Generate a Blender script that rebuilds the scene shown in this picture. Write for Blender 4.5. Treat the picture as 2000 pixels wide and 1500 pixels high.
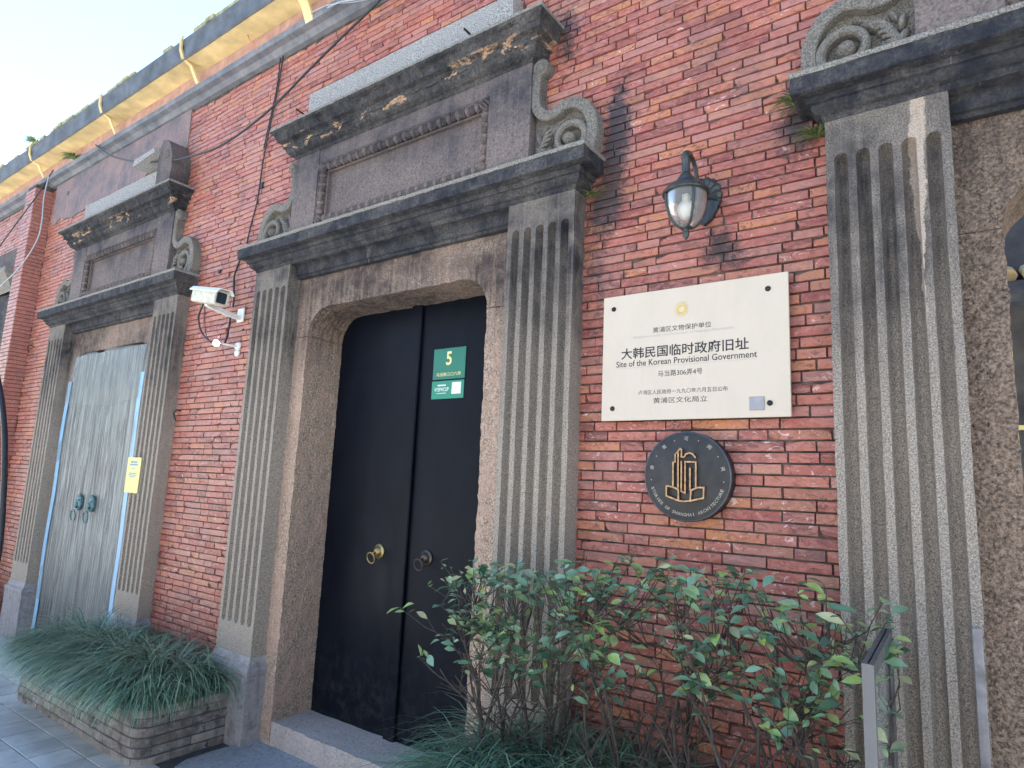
import bpy, math, random
from mathutils import Vector, Matrix, noise as mnoise
random.seed(7)
R = math.radians
scene = bpy.context.scene
for o in list(bpy.data.objects): bpy.data.objects.remove(o)
COL = scene.collection

# ------------------------------------------------------------------ camera
YAW, PIT, ROL, FPX = -0.629236817, 0.155615760, 0.0444801650, 1265.2
f_ = Vector((math.sin(YAW)*math.cos(PIT), math.cos(YAW)*math.cos(PIT), math.sin(PIT)))
r0 = Vector((math.cos(YAW), -math.sin(YAW), 0)); u0 = r0.cross(f_)
c_, s_ = math.cos(ROL), math.sin(ROL)
rt = c_*r0 + s_*u0; up = -s_*r0 + c_*u0
EYE = Vector((0, 0, 1.5))
cam = bpy.data.cameras.new('camera'); camo = bpy.data.objects.new('camera', cam); COL.objects.link(camo)
m = Matrix((( rt.x, up.x, -f_.x, 0), (rt.y, up.y, -f_.y, 0), (rt.z, up.z, -f_.z, 1.5), (0, 0, 0, 1)))
camo.matrix_world = m
cam.sensor_width = 36; cam.lens = FPX/2000*36; cam.clip_start = 0.05; cam.clip_end = 500
scene.camera = camo

# ------------------------------------------------------------------ light
SUN_EL, SUN_AZ = R(55), R(-60)          # azimuth from +y, towards -x: the sun stands behind the wall
w = bpy.data.worlds.new('World'); scene.world = w; w.use_nodes = True
nt = w.node_tree; nt.nodes.clear()
sky = nt.nodes.new('ShaderNodeTexSky'); sky.sky_type = 'NISHITA'; sky.sun_disc = False
sky.sun_elevation = SUN_EL; sky.sun_rotation = SUN_AZ
sky.air_density = 1.2; sky.dust_density = 0.0; sky.ozone_density = 2.0
bg = nt.nodes.new('ShaderNodeBackground'); bg.inputs['Strength'].default_value = 0.08
wo = nt.nodes.new('ShaderNodeOutputWorld')
nt.links.new(sky.outputs[0], bg.inputs[0]); nt.links.new(bg.outputs[0], wo.inputs[0])
sd = Vector((math.sin(SUN_AZ)*math.cos(SUN_EL), math.cos(SUN_AZ)*math.cos(SUN_EL), math.sin(SUN_EL)))
sl = bpy.data.lights.new('sun', 'SUN'); sl.energy = 5.0; sl.angle = R(0.5); sl.color = (1.0, 0.97, 0.93)
so = bpy.data.objects.new('sun', sl); COL.objects.link(so)
so.rotation_euler = (-sd).to_track_quat('-Z', 'Y').to_euler(); so.location = sd*30
scene.view_settings.view_transform = 'Standard'; scene.view_settings.look = 'None'
scene.view_settings.exposure = 2.4; scene.view_settings.gamma = 1; scene.view_settings.use_curve_mapping = False
try:
    scene.cycles.max_bounces = 6; scene.cycles.volume_bounces = 1; scene.cycles.use_denoising = True
    scene.cycles.transparent_max_bounces = 8
except Exception: pass

# ------------------------------------------------------------------ material helpers
class NT:
    def __init__(s, name):
        s.m = bpy.data.materials.new(name); s.m.use_nodes = True; s.t = s.m.node_tree; s.t.nodes.clear()
        s.out = s.t.nodes.new('ShaderNodeOutputMaterial'); s.b = s.n('ShaderNodeBsdfPrincipled')
        s.l(s.b.outputs[0], s.out.inputs['Surface'])
        s.pos = s.n('ShaderNodeNewGeometry').outputs['Position']
    def n(s, k, **kw):
        q = s.t.nodes.new(k)
        for a, v in kw.items(): setattr(q, a, v)
        return q
    def l(s, a, b): s.t.links.new(a, b)
    def setin(s, q, i, v):
        if isinstance(v, bpy.types.NodeSocket): s.l(v, q.inputs[i])
        else: q.inputs[i].default_value = v
    def noise(s, scale, detail=4, rough=.55, sx=(1, 1, 1), dist=0, src=None, w=None):
        mp = s.n('ShaderNodeMapping'); s.l(src or s.pos, mp.inputs[0]); mp.inputs['Scale'].default_value = sx
        if w: mp.inputs['Location'].default_value = (w, w*1.3, w*.7)
        q = s.n('ShaderNodeTexNoise'); s.l(mp.outputs[0], q.inputs['Vector'])
        q.inputs['Scale'].default_value = scale; q.inputs['Detail'].default_value = detail
        q.inputs['Roughness'].default_value = rough; q.inputs['Distortion'].default_value = dist
        return q.outputs['Fac']
    def vor(s, scale, feat='F1'):
        q = s.n('ShaderNodeTexVoronoi', feature=feat); s.l(s.pos, q.inputs['Vector']); q.inputs['Scale'].default_value = scale
        return q.outputs['Distance']
    def ramp(s, x, stops, interp='LINEAR'):
        q = s.n('ShaderNodeValToRGB'); q.color_ramp.interpolation = interp; e = q.color_ramp.elements
        while len(e) > len(stops): e.remove(e[-1])
        while len(e) < len(stops): e.new(0.5)
        for k, (p, c) in enumerate(stops):
            e[k].position = p
            e[k].color = (c, c, c, 1) if not hasattr(c, '__len__') else (*c, 1)
        s.l(x, q.inputs[0]); return q.outputs[0]
    def mix(s, f, a, b, bt='MIX'):
        q = s.n('ShaderNodeMix', data_type='RGBA', blend_type=bt)
        s.setin(q, 0, f)
        for i, v in ((6, a), (7, b)):
            if isinstance(v, bpy.types.NodeSocket): s.l(v, q.inputs[i])
            else: q.inputs[i].default_value = (*v, 1)
        return q.outputs[2]
    def math(s, op, a, b=0.0, clamp=False):
        q = s.n('ShaderNodeMath', operation=op, use_clamp=clamp); s.setin(q, 0, a); s.setin(q, 1, b); return q.outputs[0]
    def sep(s):
        q = s.n('ShaderNodeSeparateXYZ'); s.l(s.pos, q.inputs[0]); return q.outputs
    def maprange(s, v, a, b, c=0., d=1.):
        q = s.n('ShaderNodeMapRange', interpolation_type='SMOOTHSTEP'); s.setin(q, 0, v)
        for i, x in enumerate((a, b, c, d)): q.inputs[i+1].default_value = x
        return q.outputs[0]
    def attr(s, name):
        q = s.n('ShaderNodeAttribute'); q.attribute_name = name; return q.outputs['Fac']
    def rnd(s): return s.n('ShaderNodeObjectInfo').outputs['Random']
    def bump(s, h, strength=.5, dist=.01, prev=None):
        q = s.n('ShaderNodeBump'); s.l(h, q.inputs['Height']); q.inputs['Strength'].default_value = strength
        q.inputs['Distance'].default_value = dist
        if prev: s.l(prev, q.inputs['Normal'])
        return q.outputs[0]
    def done(s, col, rough=.8, metal=0., nrm=None, spec=.5, **kw):
        s.setin(s.b, 'Base Color', col if isinstance(col, bpy.types.NodeSocket) else (*col, 1))
        s.setin(s.b, 'Roughness', rough); s.setin(s.b, 'Metallic', metal); s.setin(s.b, 'Specular IOR Level', spec)
        if nrm: s.l(nrm, s.b.inputs['Normal'])
        for k, v in kw.items(): s.setin(s.b, k.replace('_', ' '), v)
        return s.m

def simple(name, col, rough=.5, metal=0., var=.15, sc=30, bump=0., **kw):
    t = NT(name); a = t.noise(sc, 5)
    c = t.mix(t.ramp(a, [(.3, 0), (.7, 1)]), tuple(v*(1-var) for v in col), tuple(min(1, v*(1+var)) for v in col))
    n = t.bump(t.noise(sc*4, 4), bump, .004) if bump else None
    return t.done(c, rough, metal, n, **kw)

def stone(name, c_lo, c_hi, soot=(.035, .034, .04), z_soot=(1.6, 2.6), amt=.8, grain=95, bs=.6, bd=.006, pits=0., streak=.5, bias=.0, warm=None, spall=None, drips=0., runoff=None):
    t = NT(name); z = t.sep()[2]
    fine = t.noise(grain*1.6, 3, .7); mid = t.noise(14, 5, .6, dist=.3); big = t.noise(2.6, 4, .55)
    col = t.mix(t.ramp(fine, [(.36, 0), (.62, 1)]), c_lo, c_hi)
    if warm: col = t.mix(t.ramp(mid, [(.42, 0), (.62, .8)]), col, warm)
    stk = t.noise(9, 5, .6, sx=(4.5, 4.5, .28))
    m1 = t.maprange(z, z_soot[0], z_soot[1], 0, amt)
    m2 = t.math('MULTIPLY', t.ramp(stk, [(.42, 0), (.62, 1)]), streak)
    m3 = t.ramp(big, [(.4+bias, 0), (.66+bias, 1)])
    k = t.math('ADD', m1, t.math('MULTIPLY', m2, t.math('ADD', m1, .25)), True)
    k = t.math('MULTIPLY', k, t.math('ADD', t.math('MULTIPLY', m3, .55), .55), True)
    k = t.math('MULTIPLY', k, t.ramp(mid, [(.25, .6), (.6, 1)]), True)
    col = t.mix(k, col, soot)
    if spall:
        sp = t.ramp(t.noise(9, 5, .65, w=3.7, sx=(.6, 1, 1.6), dist=.9), [(.565, 0), (.60, 1)])
        zz = t.math('MULTIPLY', t.maprange(z, spall[0], spall[0]+.02), t.maprange(z, spall[1]+.02, spall[1]))
        col = t.mix(t.math('MULTIPLY', sp, zz), col, t.mix(t.ramp(fine, [(.35, 0), (.65, 1)]), (.26, .15, .085), (.55, .37, .24)))
    if runoff:
        wv = t.math('MULTIPLY', t.math('SUBTRACT', t.noise(9, 5, .7, sx=(1, 1, .6), w=2.2), .5), .07)
        dxx = t.math('ABSOLUTE', t.math('ADD', t.math('ADD', t.sep()[0], -runoff[0]), wv))
        wid = t.maprange(z, runoff[1], runoff[2], .004, .022)
        ro = t.math('MULTIPLY', t.maprange(t.math('DIVIDE', dxx, wid), 1.15, .8), t.maprange(z, runoff[1]-.1, runoff[1]+.15))
        col = t.mix(ro, col, t.mix(t.ramp(fine, [(.35, 0), (.65, 1)]), (.34, .26, .20), (.60, .50, .41)))
    if drips:
        dp = t.ramp(t.noise(11, 5, .7, w=6.1, sx=(3.2, 1, .22), dist=1.4), [(.66, 0), (.72, 1)])
        col = t.mix(t.math('MULTIPLY', dp, drips), col, (.36, .345, .33))
    dk = t.ramp(t.noise(grain*.9, 2, .5, w=3.1), [(.27, .68), (.42, 1)])
    col = t.mix(1.0, col, dk, 'MULTIPLY')
    h = t.noise(grain, 3, .65)
    n = t.bump(h, bs, bd)
    if pits:
        v = t.ramp(t.noise(grain*.45, 4, .7, w=7), [(.3, 0), (.5, 1)])
        n = t.bump(v, pits, bd*2.2, n)
        col = t.mix(t.ramp(t.noise(grain*.45, 4, .7, w=7), [(.24, .4), (.34, 0)]), col, tuple(x*.45 for x in c_lo))
    return t.done(col, .88, 0, n, .3)

def brick_mat(name='red_brick'):
    t = NT(name); tone = t.attr('tone'); soot = t.attr('soot'); flake = t.attr('flake'); glz = t.attr('pale')
    base = t.ramp(tone, [(0, (.16, .060, .052)), (.12, (.27, .068, .054)), (.42, (.36, .098, .074)), (.68, (.43, .130, .086)), (.86, (.50, .20, .085)), (1, (.20, .08, .072))])
    p1 = t.noise(17, 7, .68, sx=(.6, 1, 1.6), dist=1.6, w=1)
    col = t.mix(t.ramp(p1, [(.47, 0), (.53, .7)]), base, (.45, .165, .125))
    pb = t.noise(19, 7, .7, sx=(.6, 1, 1.5), dist=1.8, w=21)
    col = t.mix(t.ramp(pb, [(.54, 0), (.59, .75)]), col, (.33, .105, .055))
    p2 = t.noise(30, 7, .72, w=5.2, sx=(.7, 1, 1.4), dist=1.6)
    col = t.mix(t.ramp(p2, [(.55, 0), (.61, .85)]), col, (.13, .045, .042))
    p3 = t.noise(26, 6, .68, w=2, sx=(.7, 1, 1.2), dist=1.9)
    col = t.mix(t.math('MULTIPLY', t.ramp(p3, [(.60, 0), (.635, .9)]), flake), col, (.72, .52, .48))
    col = t.mix(glz, col, (.42, .22, .185))
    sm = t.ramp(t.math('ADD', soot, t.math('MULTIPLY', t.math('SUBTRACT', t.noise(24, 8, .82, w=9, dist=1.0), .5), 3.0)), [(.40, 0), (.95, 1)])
    grime = t.ramp(t.noise(5, 8, .72, w=11, sx=(1, 1, .6)), [(.52, 0), (.72, .55)])
    col = t.mix(grime, col, (.10, .06, .058))
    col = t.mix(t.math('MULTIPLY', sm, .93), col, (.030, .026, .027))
    n = t.bump(p2, .5, .004); n = t.bump(t.noise(140, 4, .75), .45, .003, n)
    return t.done(col, t.ramp(p1, [(.4, .55), (.6, .36)]), 0, n, .5)

M = {}
M['brick'] = brick_mat()
t = NT('dark_mortar'); M['mortar'] = t.done(t.mix(t.ramp(t.noise(18, 5), [(.35, 0), (.7, 1)]), (.045, .033, .030), (.15, .115, .10)), .95, 0, t.bump(t.noise(90, 4), .6, .005), .2)
M['pilaster'] = stone('fluted_granite', (.165, .138, .112), (.52, .45, .375), z_soot=(1.6, 2.7), amt=.84, grain=130, bs=1., bd=.008, streak=.4, runoff=(-.112, 2.05, 2.75))
M['cornice'] = stone('sooty_cornice_stone', (.075, .07, .066), (.24, .22, .20), soot=(.020, .022, .030), z_soot=(2.2, 2.7), amt=.9, grain=60, bs=.9, bd=.011, streak=.6, bias=-.12, drips=.5)
M['upper_cornice'] = stone('broken_cornice_stone', (.075, .07, .066), (.22, .20, .18), soot=(.022, .023, .029), z_soot=(2.2, 2.7), amt=.9, grain=50, bs=1., bd=.014, streak=.6, bias=-.12, spall=(3.565, 3.63))
M['cornice_top'] = stone('weathered_light_cap_stone', (.12, .115, .10), (.38, .36, .32), z_soot=(2.0, 9.5), amt=.6, grain=100, bs=1., bd=.008)
M['attic'] = stone('smooth_attic_stone', (.14, .112, .102), (.27, .215, .19), soot=(.034, .034, .045), z_soot=(2.9, 3.5), amt=.85, grain=60, bs=.3, bd=.004, streak=.2)
M['scroll'] = stone('carved_scroll_granite', (.10, .093, .082), (.36, .325, .275), soot=(.035, .033, .033), z_soot=(2.0, 4.2), amt=.75, grain=110, bs=.8, bd=.006, streak=.2)
M['rough'] = stone('rough_tooled_granite', (.19, .135, .10), (.68, .52, .395), soot=(.075, .058, .054), z_soot=(1.9, 2.8), amt=.9, grain=72, bs=1.0, bd=.016, pits=.4, streak=.5, bias=-.02, warm=(.56, .38, .29))
M['rough_dark'] = stone('dark_tooled_granite', (.13, .093, .068), (.43, .315, .235), soot=(.045, .038, .036), z_soot=(1.5, 2.9), amt=.45, grain=62, bs=1.0, bd=.018, pits=.5, streak=.45, bias=-.03)
M['slab'] = stone('pale_coping_granite', (.10, .10, .10), (.52, .50, .48), z_soot=(3.7, 4.6), amt=.2, grain=120, bs=.8, bd=.006, streak=.3)
M['cement'] = stone('grey_cement_render', (.30, .282, .28), (.40, .375, .37), soot=(.12, .11, .11), z_soot=(-.6, .5), amt=.3, grain=20, bs=.2, bd=.004)
M['sill'] = stone('worn_threshold_granite', (.38, .33, .30), (.54, .475, .43), soot=(.14, .12, .10), z_soot=(-1, 1), amt=.15, grain=60, bs=.4, bd=.004)
t = NT('door_lacquer'); a = t.noise(5, 7, .7, sx=(1, 1, .35), dist=.5)
zd = t.sep()[2]; dust = t.math('MULTIPLY', t.maprange(zd, .75, .12), t.ramp(t.noise(16, 6, .7, w=3), [(.45, 0), (.7, .5)]))
M['door'] = t.done(t.mix(dust, t.mix(t.ramp(a, [(.3, 0), (.7, 1)]), (.0024, .0038, .0085), (.0070, .0092, .0150)), (.05, .05, .05)), t.ramp(t.noise(6, 5, .6, sx=(1, 1, .3)), [(.3, .30), (.7, .5)]), 0, t.bump(t.noise(60, 3, .5, sx=(1, 1, .05)), .10, .002), .10)
t = NT('ledge_stucco'); z = t.sep()[2]
M['ledge'] = t.done(t.mix(t.ramp(t.noise(5, 6, .7), [(.35, 0), (.65, 1)]), (.10, .115, .14), (.24, .24, .26)), .9, 0, t.bump(t.noise(50, 4), .4, .005))
M['cream_wall'] = simple('cream_render', (.54, .53, .52), .9, 0, .1, 2)
M['pinkband'] = simple('pink_render', (.42, .25, .21), .9, 0, .25, 12, .3)
M['yellow'] = simple('yellow_eave_paint', (.70, .54, .26), .7, 0, .28, 5, .3)
M['gutter'] = simple('grey_eave_board', (.085, .098, .12), .7, 0, .5, 6, .3)
M['moss'] = simple('mossy_tile_edge', (.30, .29, .16), .9, 0, .5, 14, .6)
M['roof'] = simple('roof_tile_grey', (.10, .10, .105), .85, 0, .3, 8, .4)
M['plaster'] = stone('stained_pink_plaster', (.30, .19, .17), (.42, .28, .25), soot=(.13, .12, .14), z_soot=(3.3, 4.5), amt=.9, grain=40, bs=.2, bd=.003, streak=1.)
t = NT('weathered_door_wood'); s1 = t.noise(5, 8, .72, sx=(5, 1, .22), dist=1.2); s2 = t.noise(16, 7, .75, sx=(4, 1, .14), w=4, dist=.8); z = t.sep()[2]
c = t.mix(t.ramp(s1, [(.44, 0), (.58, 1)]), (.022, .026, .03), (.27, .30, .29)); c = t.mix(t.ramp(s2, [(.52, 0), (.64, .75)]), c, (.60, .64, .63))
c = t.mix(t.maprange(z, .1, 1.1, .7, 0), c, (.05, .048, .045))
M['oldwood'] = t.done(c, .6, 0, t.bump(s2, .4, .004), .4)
t = NT('plastic_sheet'); M['sheet'] = t.done(t.mix(t.ramp(t.noise(5, 4), [(.3, 0), (.7, 1)]), (.20, .205, .20), (.36, .37, .36)), .32, 0, t.bump(t.noise(14, 4, .6, sx=(2, 1, .5)), .35, .01), .5, Alpha=.24)
M['bluetape'] = simple('pale_blue_strip', (.24, .44, .62), .45, 0, .08, 10)
M['brass'] = simple('aged_brass', (.40, .29, .13), .38, .9, .35, 60, .2)
M['darkbrass'] = simple('dark_bronze', (.10, .085, .07), .42, .8, .3, 60, .2)
M['verdigris'] = simple('verdigris_bronze', (.10, .19, .20), .45, .5, .5, 90, .4)
M['green'] = simple('green_enamel', (.006, .16, .105), .3, 0, .06, 10)
M['green2'] = simple('bright_green_enamel', (.01, .24, .15), .35, 0, .06, 10)
M['gold_text'] = simple('yellow_lettering', (.80, .72, .30), .4)
M['white_text'] = simple('white_lettering', (.8, .82, .8), .4)
t = NT('cream_stone_plaque'); M['plaque'] = t.done(t.mix(t.ramp(t.noise(9, 6, .7, sx=(1, 1, .35)), [(.45, 0), (.75, .35)]), (.60, .515, .41), (.46, .39, .31)), t.ramp(t.noise(12, 5), [(.3, .3), (.7, .5)]), 0, None, .4)
M['ink'] = simple('black_lettering', (.02, .02, .022), .5)
M['grey_ink'] = simple('grey_lettering', (.42, .40, .37), .5)
M['gold'] = simple('gold_print', (.62, .44, .12), .45, 0, .2)
M['iron'] = simple('dark_iron_bolt', (.03, .03, .03), .45, .6)
M['steelplate'] = simple('grey_steel_plate', (.30, .30, .33), .4, .6, .1)
M['disc'] = simple('dark_bronze_disc', (.030, .029, .029), .55, .15, .3, 25, .2)
M['discrim'] = simple('bronze_disc_rim', (.09, .10, .12), .35, .7, .15, 25)
M['copper'] = simple('polished_copper', (.36, .235, .14), .34, .9, .45, 60)
M['pale_copper'] = simple('engraved_pale_metal', (.34, .33, .29), .45, .4)
M['lampmetal'] = simple('green_grey_cast_metal', (.055, .062, .062), .4, .5, .35, 60, .2)
t = NT('ribbed_lamp_glass'); gx = t.n('ShaderNodeTexCoord').outputs['Object']
gn = t.noise(60, 3, .5, sx=(1, 1, .04)); M['glass'] = t.done((.55, .56, .54), .22, 0, t.bump(gn, .5, .004), .6, Transmission_Weight=.6, Alpha=.55)
M['bulb'] = simple('white_bulb', (.85, .84, .78), .3, 0, .02)
M['white'] = simple('white_painted_metal', (.74, .76, .72), .4, 0, .08, 30)
M['cream'] = simple('cream_painted_metal', (.55, .52, .42), .5, 0, .2, 25)
M['lens'] = simple('dark_camera_window', (.02, .035, .05), .12)
M['cable'] = simple('black_cable', (.02, .02, .024), .5)
M['palecable'] = simple('pale_grey_cable', (.35, .38, .42), .5)
M['orange'] = simple('orange_cable', (.60, .22, .10), .5)
M['note'] = simple('yellow_paper_notice', (.74, .66, .26), .6, 0, .05)
M['blueprint'] = simple('blue_print', (.15, .30, .45), .6)
t = NT('stand_stainless'); M['steel'] = t.done((.13, .135, .145), t.ramp(t.noise(4, 4, .6, sx=(6, 6, .4)), [(.3, .38), (.7, .5)]), .55, None)
t = NT('clear_panel'); M['pane'] = t.done((.7, .72, .72), .08, 0, None, .5, Alpha=.22)
M['rubber'] = simple('black_seal', (.02, .02, .02), .5)
t = NT('grey_planter_brick'); tone = t.attr('tone'); p = t.noise(22, 5, .65, dist=.7)
c = t.ramp(tone, [(0, (.15, .125, .11)), (.5, (.22, .185, .16)), (1, (.30, .255, .22))])
c = t.mix(t.ramp(p, [(.45, 0), (.65, .7)]), c, (.38, .345, .32)); c = t.mix(t.ramp(t.noise(9, 5, .6, w=4), [(.50, 0), (.68, .8)]), c, (.065, .060, .055))
M['greybrick'] = t.done(c, .88, 0, t.bump(t.noise(120, 4), .5, .004), .3)
t = NT('pale_paving_tile'); tone = t.attr('tone'); p = t.noise(7, 5, .6)
c = t.mix(t.ramp(p, [(.35, 0), (.65, 1)]), (.42, .42, .40), (.57, .57, .545)); c = t.mix(1.0, c, t.ramp(tone, [(0, .82), (1, 1.08)]), 'MULTIPLY')
c = t.mix(t.ramp(t.noise(30, 5, .7, w=8), [(.56, 0), (.72, .5)]), c, (.22, .22, .20))
M['tile'] = t.done(c, .55, 0, t.bump(t.noise(80, 4), .2, .002), .5)
M['grout'] = simple('dark_grout', (.07, .075, .08), .95, 0, .3, 20)
M['stoneslab'] = stone('blue_grey_paving_slab', (.27, .29, .315), (.36, .385, .41), soot=(.12, .13, .14), z_soot=(-1, 1), amt=.25, grain=30, bs=.3, bd=.003)
M['asphalt'] = simple('paving_beyond', (.36, .35, .33), .9, 0, .15, 3)
M['soil'] = simple('dark_soil', (.035, .028, .02), .95, 0, .5, 30, .8)
def leafmat(name, stops, rough, rnd):
    t = NT(name); r = t.rnd() if rnd else t.attr('tone')
    c = t.ramp(r, stops); c = t.mix(t.ramp(t.noise(40, 3), [(.4, 0), (.7, .35)]), c, (.12, .16, .10))
    b = t.b; t.done(c, rough, 0, None, .8)
    tr = t.n('ShaderNodeBsdfTranslucent'); t.l(c, tr.inputs[0]); mx = t.n('ShaderNodeMixShader'); mx.inputs[0].default_value = .18
    t.l(b.outputs[0], mx.inputs[1]); t.l(tr.outputs[0], mx.inputs[2]); t.l(mx.outputs[0], t.out.inputs['Surface']); return t.m
M['leaf'] = leafmat('glossy_shrub_leaf', [(0, (.045, .115, .060)), (.28, (.13, .26, .15)), (.65, (.25, .41, .25)), (.86, (.38, .54, .14)), (.95, (.58, .56, .30)), (1, (.06, .14, .09))], .22, True)
M['blade'] = leafmat('liriope_blade', [(0, (.012, .036, .024)), (.4, (.075, .175, .11)), (.75, (.25, .44, .29)), (.95, (.36, .50, .28)), (1, (.36, .36, .18))], .34, False)
M['weed'] = leafmat('wall_weed', [(0, (.05, .12, .04)), (.6, (.16, .24, .07)), (1, (.36, .36, .12))], .6, False)
M['bark'] = simple('grey_brown_bark', (.062, .05, .042), .85, 0, .4, 50, .5)

# ------------------------------------------------------------------ geometry helpers
def nz(x, y, z, s=1., a=1.):
    return mnoise.noise(Vector((x*s, y*s, z*s)))*a
class MB:
    def __init__(s): s.v = []; s.f = []; s.a = {}; s.sm = []
    def add(s, vs, fs, smooth=False, **at):
        b = len(s.v); s.v += [tuple(p) for p in vs]
        s.f += [tuple(i+b for i in q) for q in fs]; s.sm += [smooth]*len(fs)
        for k, val in at.items(): s.a.setdefault(k, [0.]*(len(s.f)-len(fs)))
        for k in s.a: s.a[k] += [at.get(k, 0.)]*(len(s.f)-len(s.a[k]))
        return s
    def box(s, x0, x1, y0, y1, z0, z1, bev=0., **at):
        if bev <= 0:
            vs = [(x, y, z) for x in (x0, x1) for y in (y0, y1) for z in (z0, z1)]
            fs = [(0, 1, 3, 2), (4, 6, 7, 5), (0, 4, 5, 1), (2, 3, 7, 6), (0, 2, 6, 4), (1, 5, 7, 3)]
            return s.add(vs, fs, **at)
        b = bev; vs = []; fs = []
        idx = {}
        for ax in range(3):
            for sg in (0, 1):
                for k in ((0, 0), (1, 0), (1, 1), (0, 1)):
                    c = [None]*3; o = [a for a in range(3) if a != ax]
                    c[ax] = sg; c[o[0]] = k[0]; c[o[1]] = k[1]
                    lim = ((x0, x1), (y0, y1), (z0, z1))
                    p = []
                    for a in range(3):
                        e = lim[a][c[a]]
                        if a != ax: e += b if c[a] == 0 else -b
                        p.append(e)
                    idx[(ax, tuple(c))] = len(vs); vs.append(tuple(p))
        for ax in range(3):
            o = [a for a in range(3) if a != ax]
            for sg in (0, 1):
                q = []
                for k in ((0, 0), (1, 0), (1, 1), (0, 1)):
                    c = [0]*3; c[ax] = sg; c[o[0]] = k[0]; c[o[1]] = k[1]; q.append(idx[(ax, tuple(c))])
                fs.append(tuple(q if (sg == 1) ^ (ax == 1) else q[::-1]))
        for ax in range(3):          # edges along ax
            o = [a for a in range(3) if a != ax]
            for i in (0, 1):
                for j in (0, 1):
                    c0 = [0]*3; c0[o[0]] = i; c0[o[1]] = j; c1 = list(c0); c1[ax] = 1
                    fs.append((idx[(o[0], tuple(c0))], idx[(o[0], tuple(c1))], idx[(o[1], tuple(c1))], idx[(o[1], tuple(c0))]))
        for i in (0, 1):
            for j in (0, 1):
                for k in (0, 1):
                    c = (i, j, k); fs.append((idx[(0, c)], idx[(1, c)], idx[(2, c)]))
        return s.add(vs, fs, **at)
    def grid(s, P, close_u=False, close_v=False, smooth=True, **at):
        nu, nv = len(P), len(P[0]); vs = [p for row in P for p in row]; fs = []
        for i in range(nu if close_u else nu-1):
            for j in range(nv if close_v else nv-1):
                a, b = i*nv+j, i*nv+(j+1) % nv; c, d = ((i+1) % nu)*nv+(j+1) % nv, ((i+1) % nu)*nv+j
                fs.append((a, b, c, d))
        return s.add(vs, fs, smooth, **at)
    def tube(s, pts, rad, n=7, smooth=True, cap=True, **at):
        pts = [Vector(p) for p in pts]; rows = []; prev = None
        for i, p in enumerate(pts):
            d = (pts[min(i+1, len(pts)-1)]-pts[max(i-1, 0)])
            if d.length < 1e-9: d = Vector((0, 0, 1))
            d.normalize()
            a = prev if prev is not None else (Vector((0, 0, 1)) if abs(d.z) < .9 else Vector((1, 0, 0)))
            x = (a - d*a.dot(d))
            if x.length < 1e-6: x = Vector((1, 0, 0)).cross(d)
            x.normalize(); prev = x; y = d.cross(x)
            r = rad[i] if hasattr(rad, '__len__') else rad
            rows.append([p+x*math.cos(k*2*math.pi/n)*r+y*math.sin(k*2*math.pi/n)*r for k in range(n)])
        s.grid(rows, close_v=True, smooth=smooth, **at)
        if cap:
            for row, fl in ((rows[0], 1), (rows[-1], 0)):
                s.add(row, [tuple(range(n))[::-1] if fl else tuple(range(n))], False, **at)
        return s
    def lathe(s, prof, c, ax='z', n=24, smooth=True, squash=1., **at):
        rows = []
        for r, h in prof:
            row = []
            for k in range(n):
                a = 2*math.pi*k/n; p, q = r*math.cos(a), r*math.sin(a)
                if ax == 'z': row.append((c[0]+p, c[1]+q, c[2]+h))
                elif ax == 'y': row.append((c[0]+p, c[1]+h, c[2]+q*squash))
                else: row.append((c[0]+h, c[1]+p, c[2]+q))
            rows.append(row)
        return s.grid(rows, close_v=True, smooth=smooth, **at)
    def prism(s, poly, y0, y1, **at):     # poly of (x,z)
        n = len(poly); vs = [(x, y0, z) for x, z in poly]+[(x, y1, z) for x, z in poly]
        fs = [tuple(range(n)), tuple(range(2*n-1, n-1, -1))]+[(i, n+i, n+(i+1) % n, (i+1) % n) for i in range(n)]
        return s.add(vs, fs, **at)
    def ell(s, c, r, n=8, m_=5, rot=0., **at):
        rows = []; cr, sr = math.cos(rot), math.sin(rot)
        for i in range(m_+1):
            th = math.pi*i/m_; row = []
            for k in range(n):
                ph = 2*math.pi*k/n
                x, y, z = r[0]*math.sin(th)*math.cos(ph), r[1]*math.sin(th)*math.sin(ph), r[2]*math.cos(th)
                row.append((c[0]+x*cr-z*sr, c[1]+y, c[2]+x*sr+z*cr))
            rows.append(row)
        return s.grid(rows, close_v=True, **at)
    def build(s, name, mat, parent=None, org=None, vsoot=False):
        ox = Vector(org) if org else (Vector(parent['_o']) if parent is not None else Vector((0, 0, 0)))
        me = bpy.data.meshes.new(name); me.from_pydata([(v[0]-ox.x, v[1]-ox.y, v[2]-ox.z) for v in s.v], [], s.f)
        me.polygons.foreach_set('use_smooth', s.sm)
        for k, vals in s.a.items():
            at = me.attributes.new(k, 'FLOAT', 'FACE'); at.data.foreach_set('value', vals)
        if vsoot:
            at = me.attributes.new('soot', 'FLOAT', 'POINT'); at.data.foreach_set('value', [sootval(v[0], v[2]) for v in s.v])
        me.materials.append(mat); me.update()
        o = bpy.data.objects.new(name, me); COL.objects.link(o)
        o['_o'] = tuple(ox)
        if parent is not None:
            o.parent = parent
            if org: o.location = ox-Vector(parent['_o'])
        else: o.location = ox
        return o
def tag(o, label=None, cat=None, group=None, kind=None):
    if label: o['label'] = label
    if cat: o['category'] = cat
    if group: o['group'] = group
    if kind or label and cat: o['kind'] = kind or 'thing'
    return o
def thing(name, loc, label, cat, group=None):
    o = bpy.data.objects.new(name, None); o.empty_display_size = .1; COL.objects.link(o); o.location = loc; o['_o'] = tuple(loc)
    return tag(o, label, cat, group)
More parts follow.
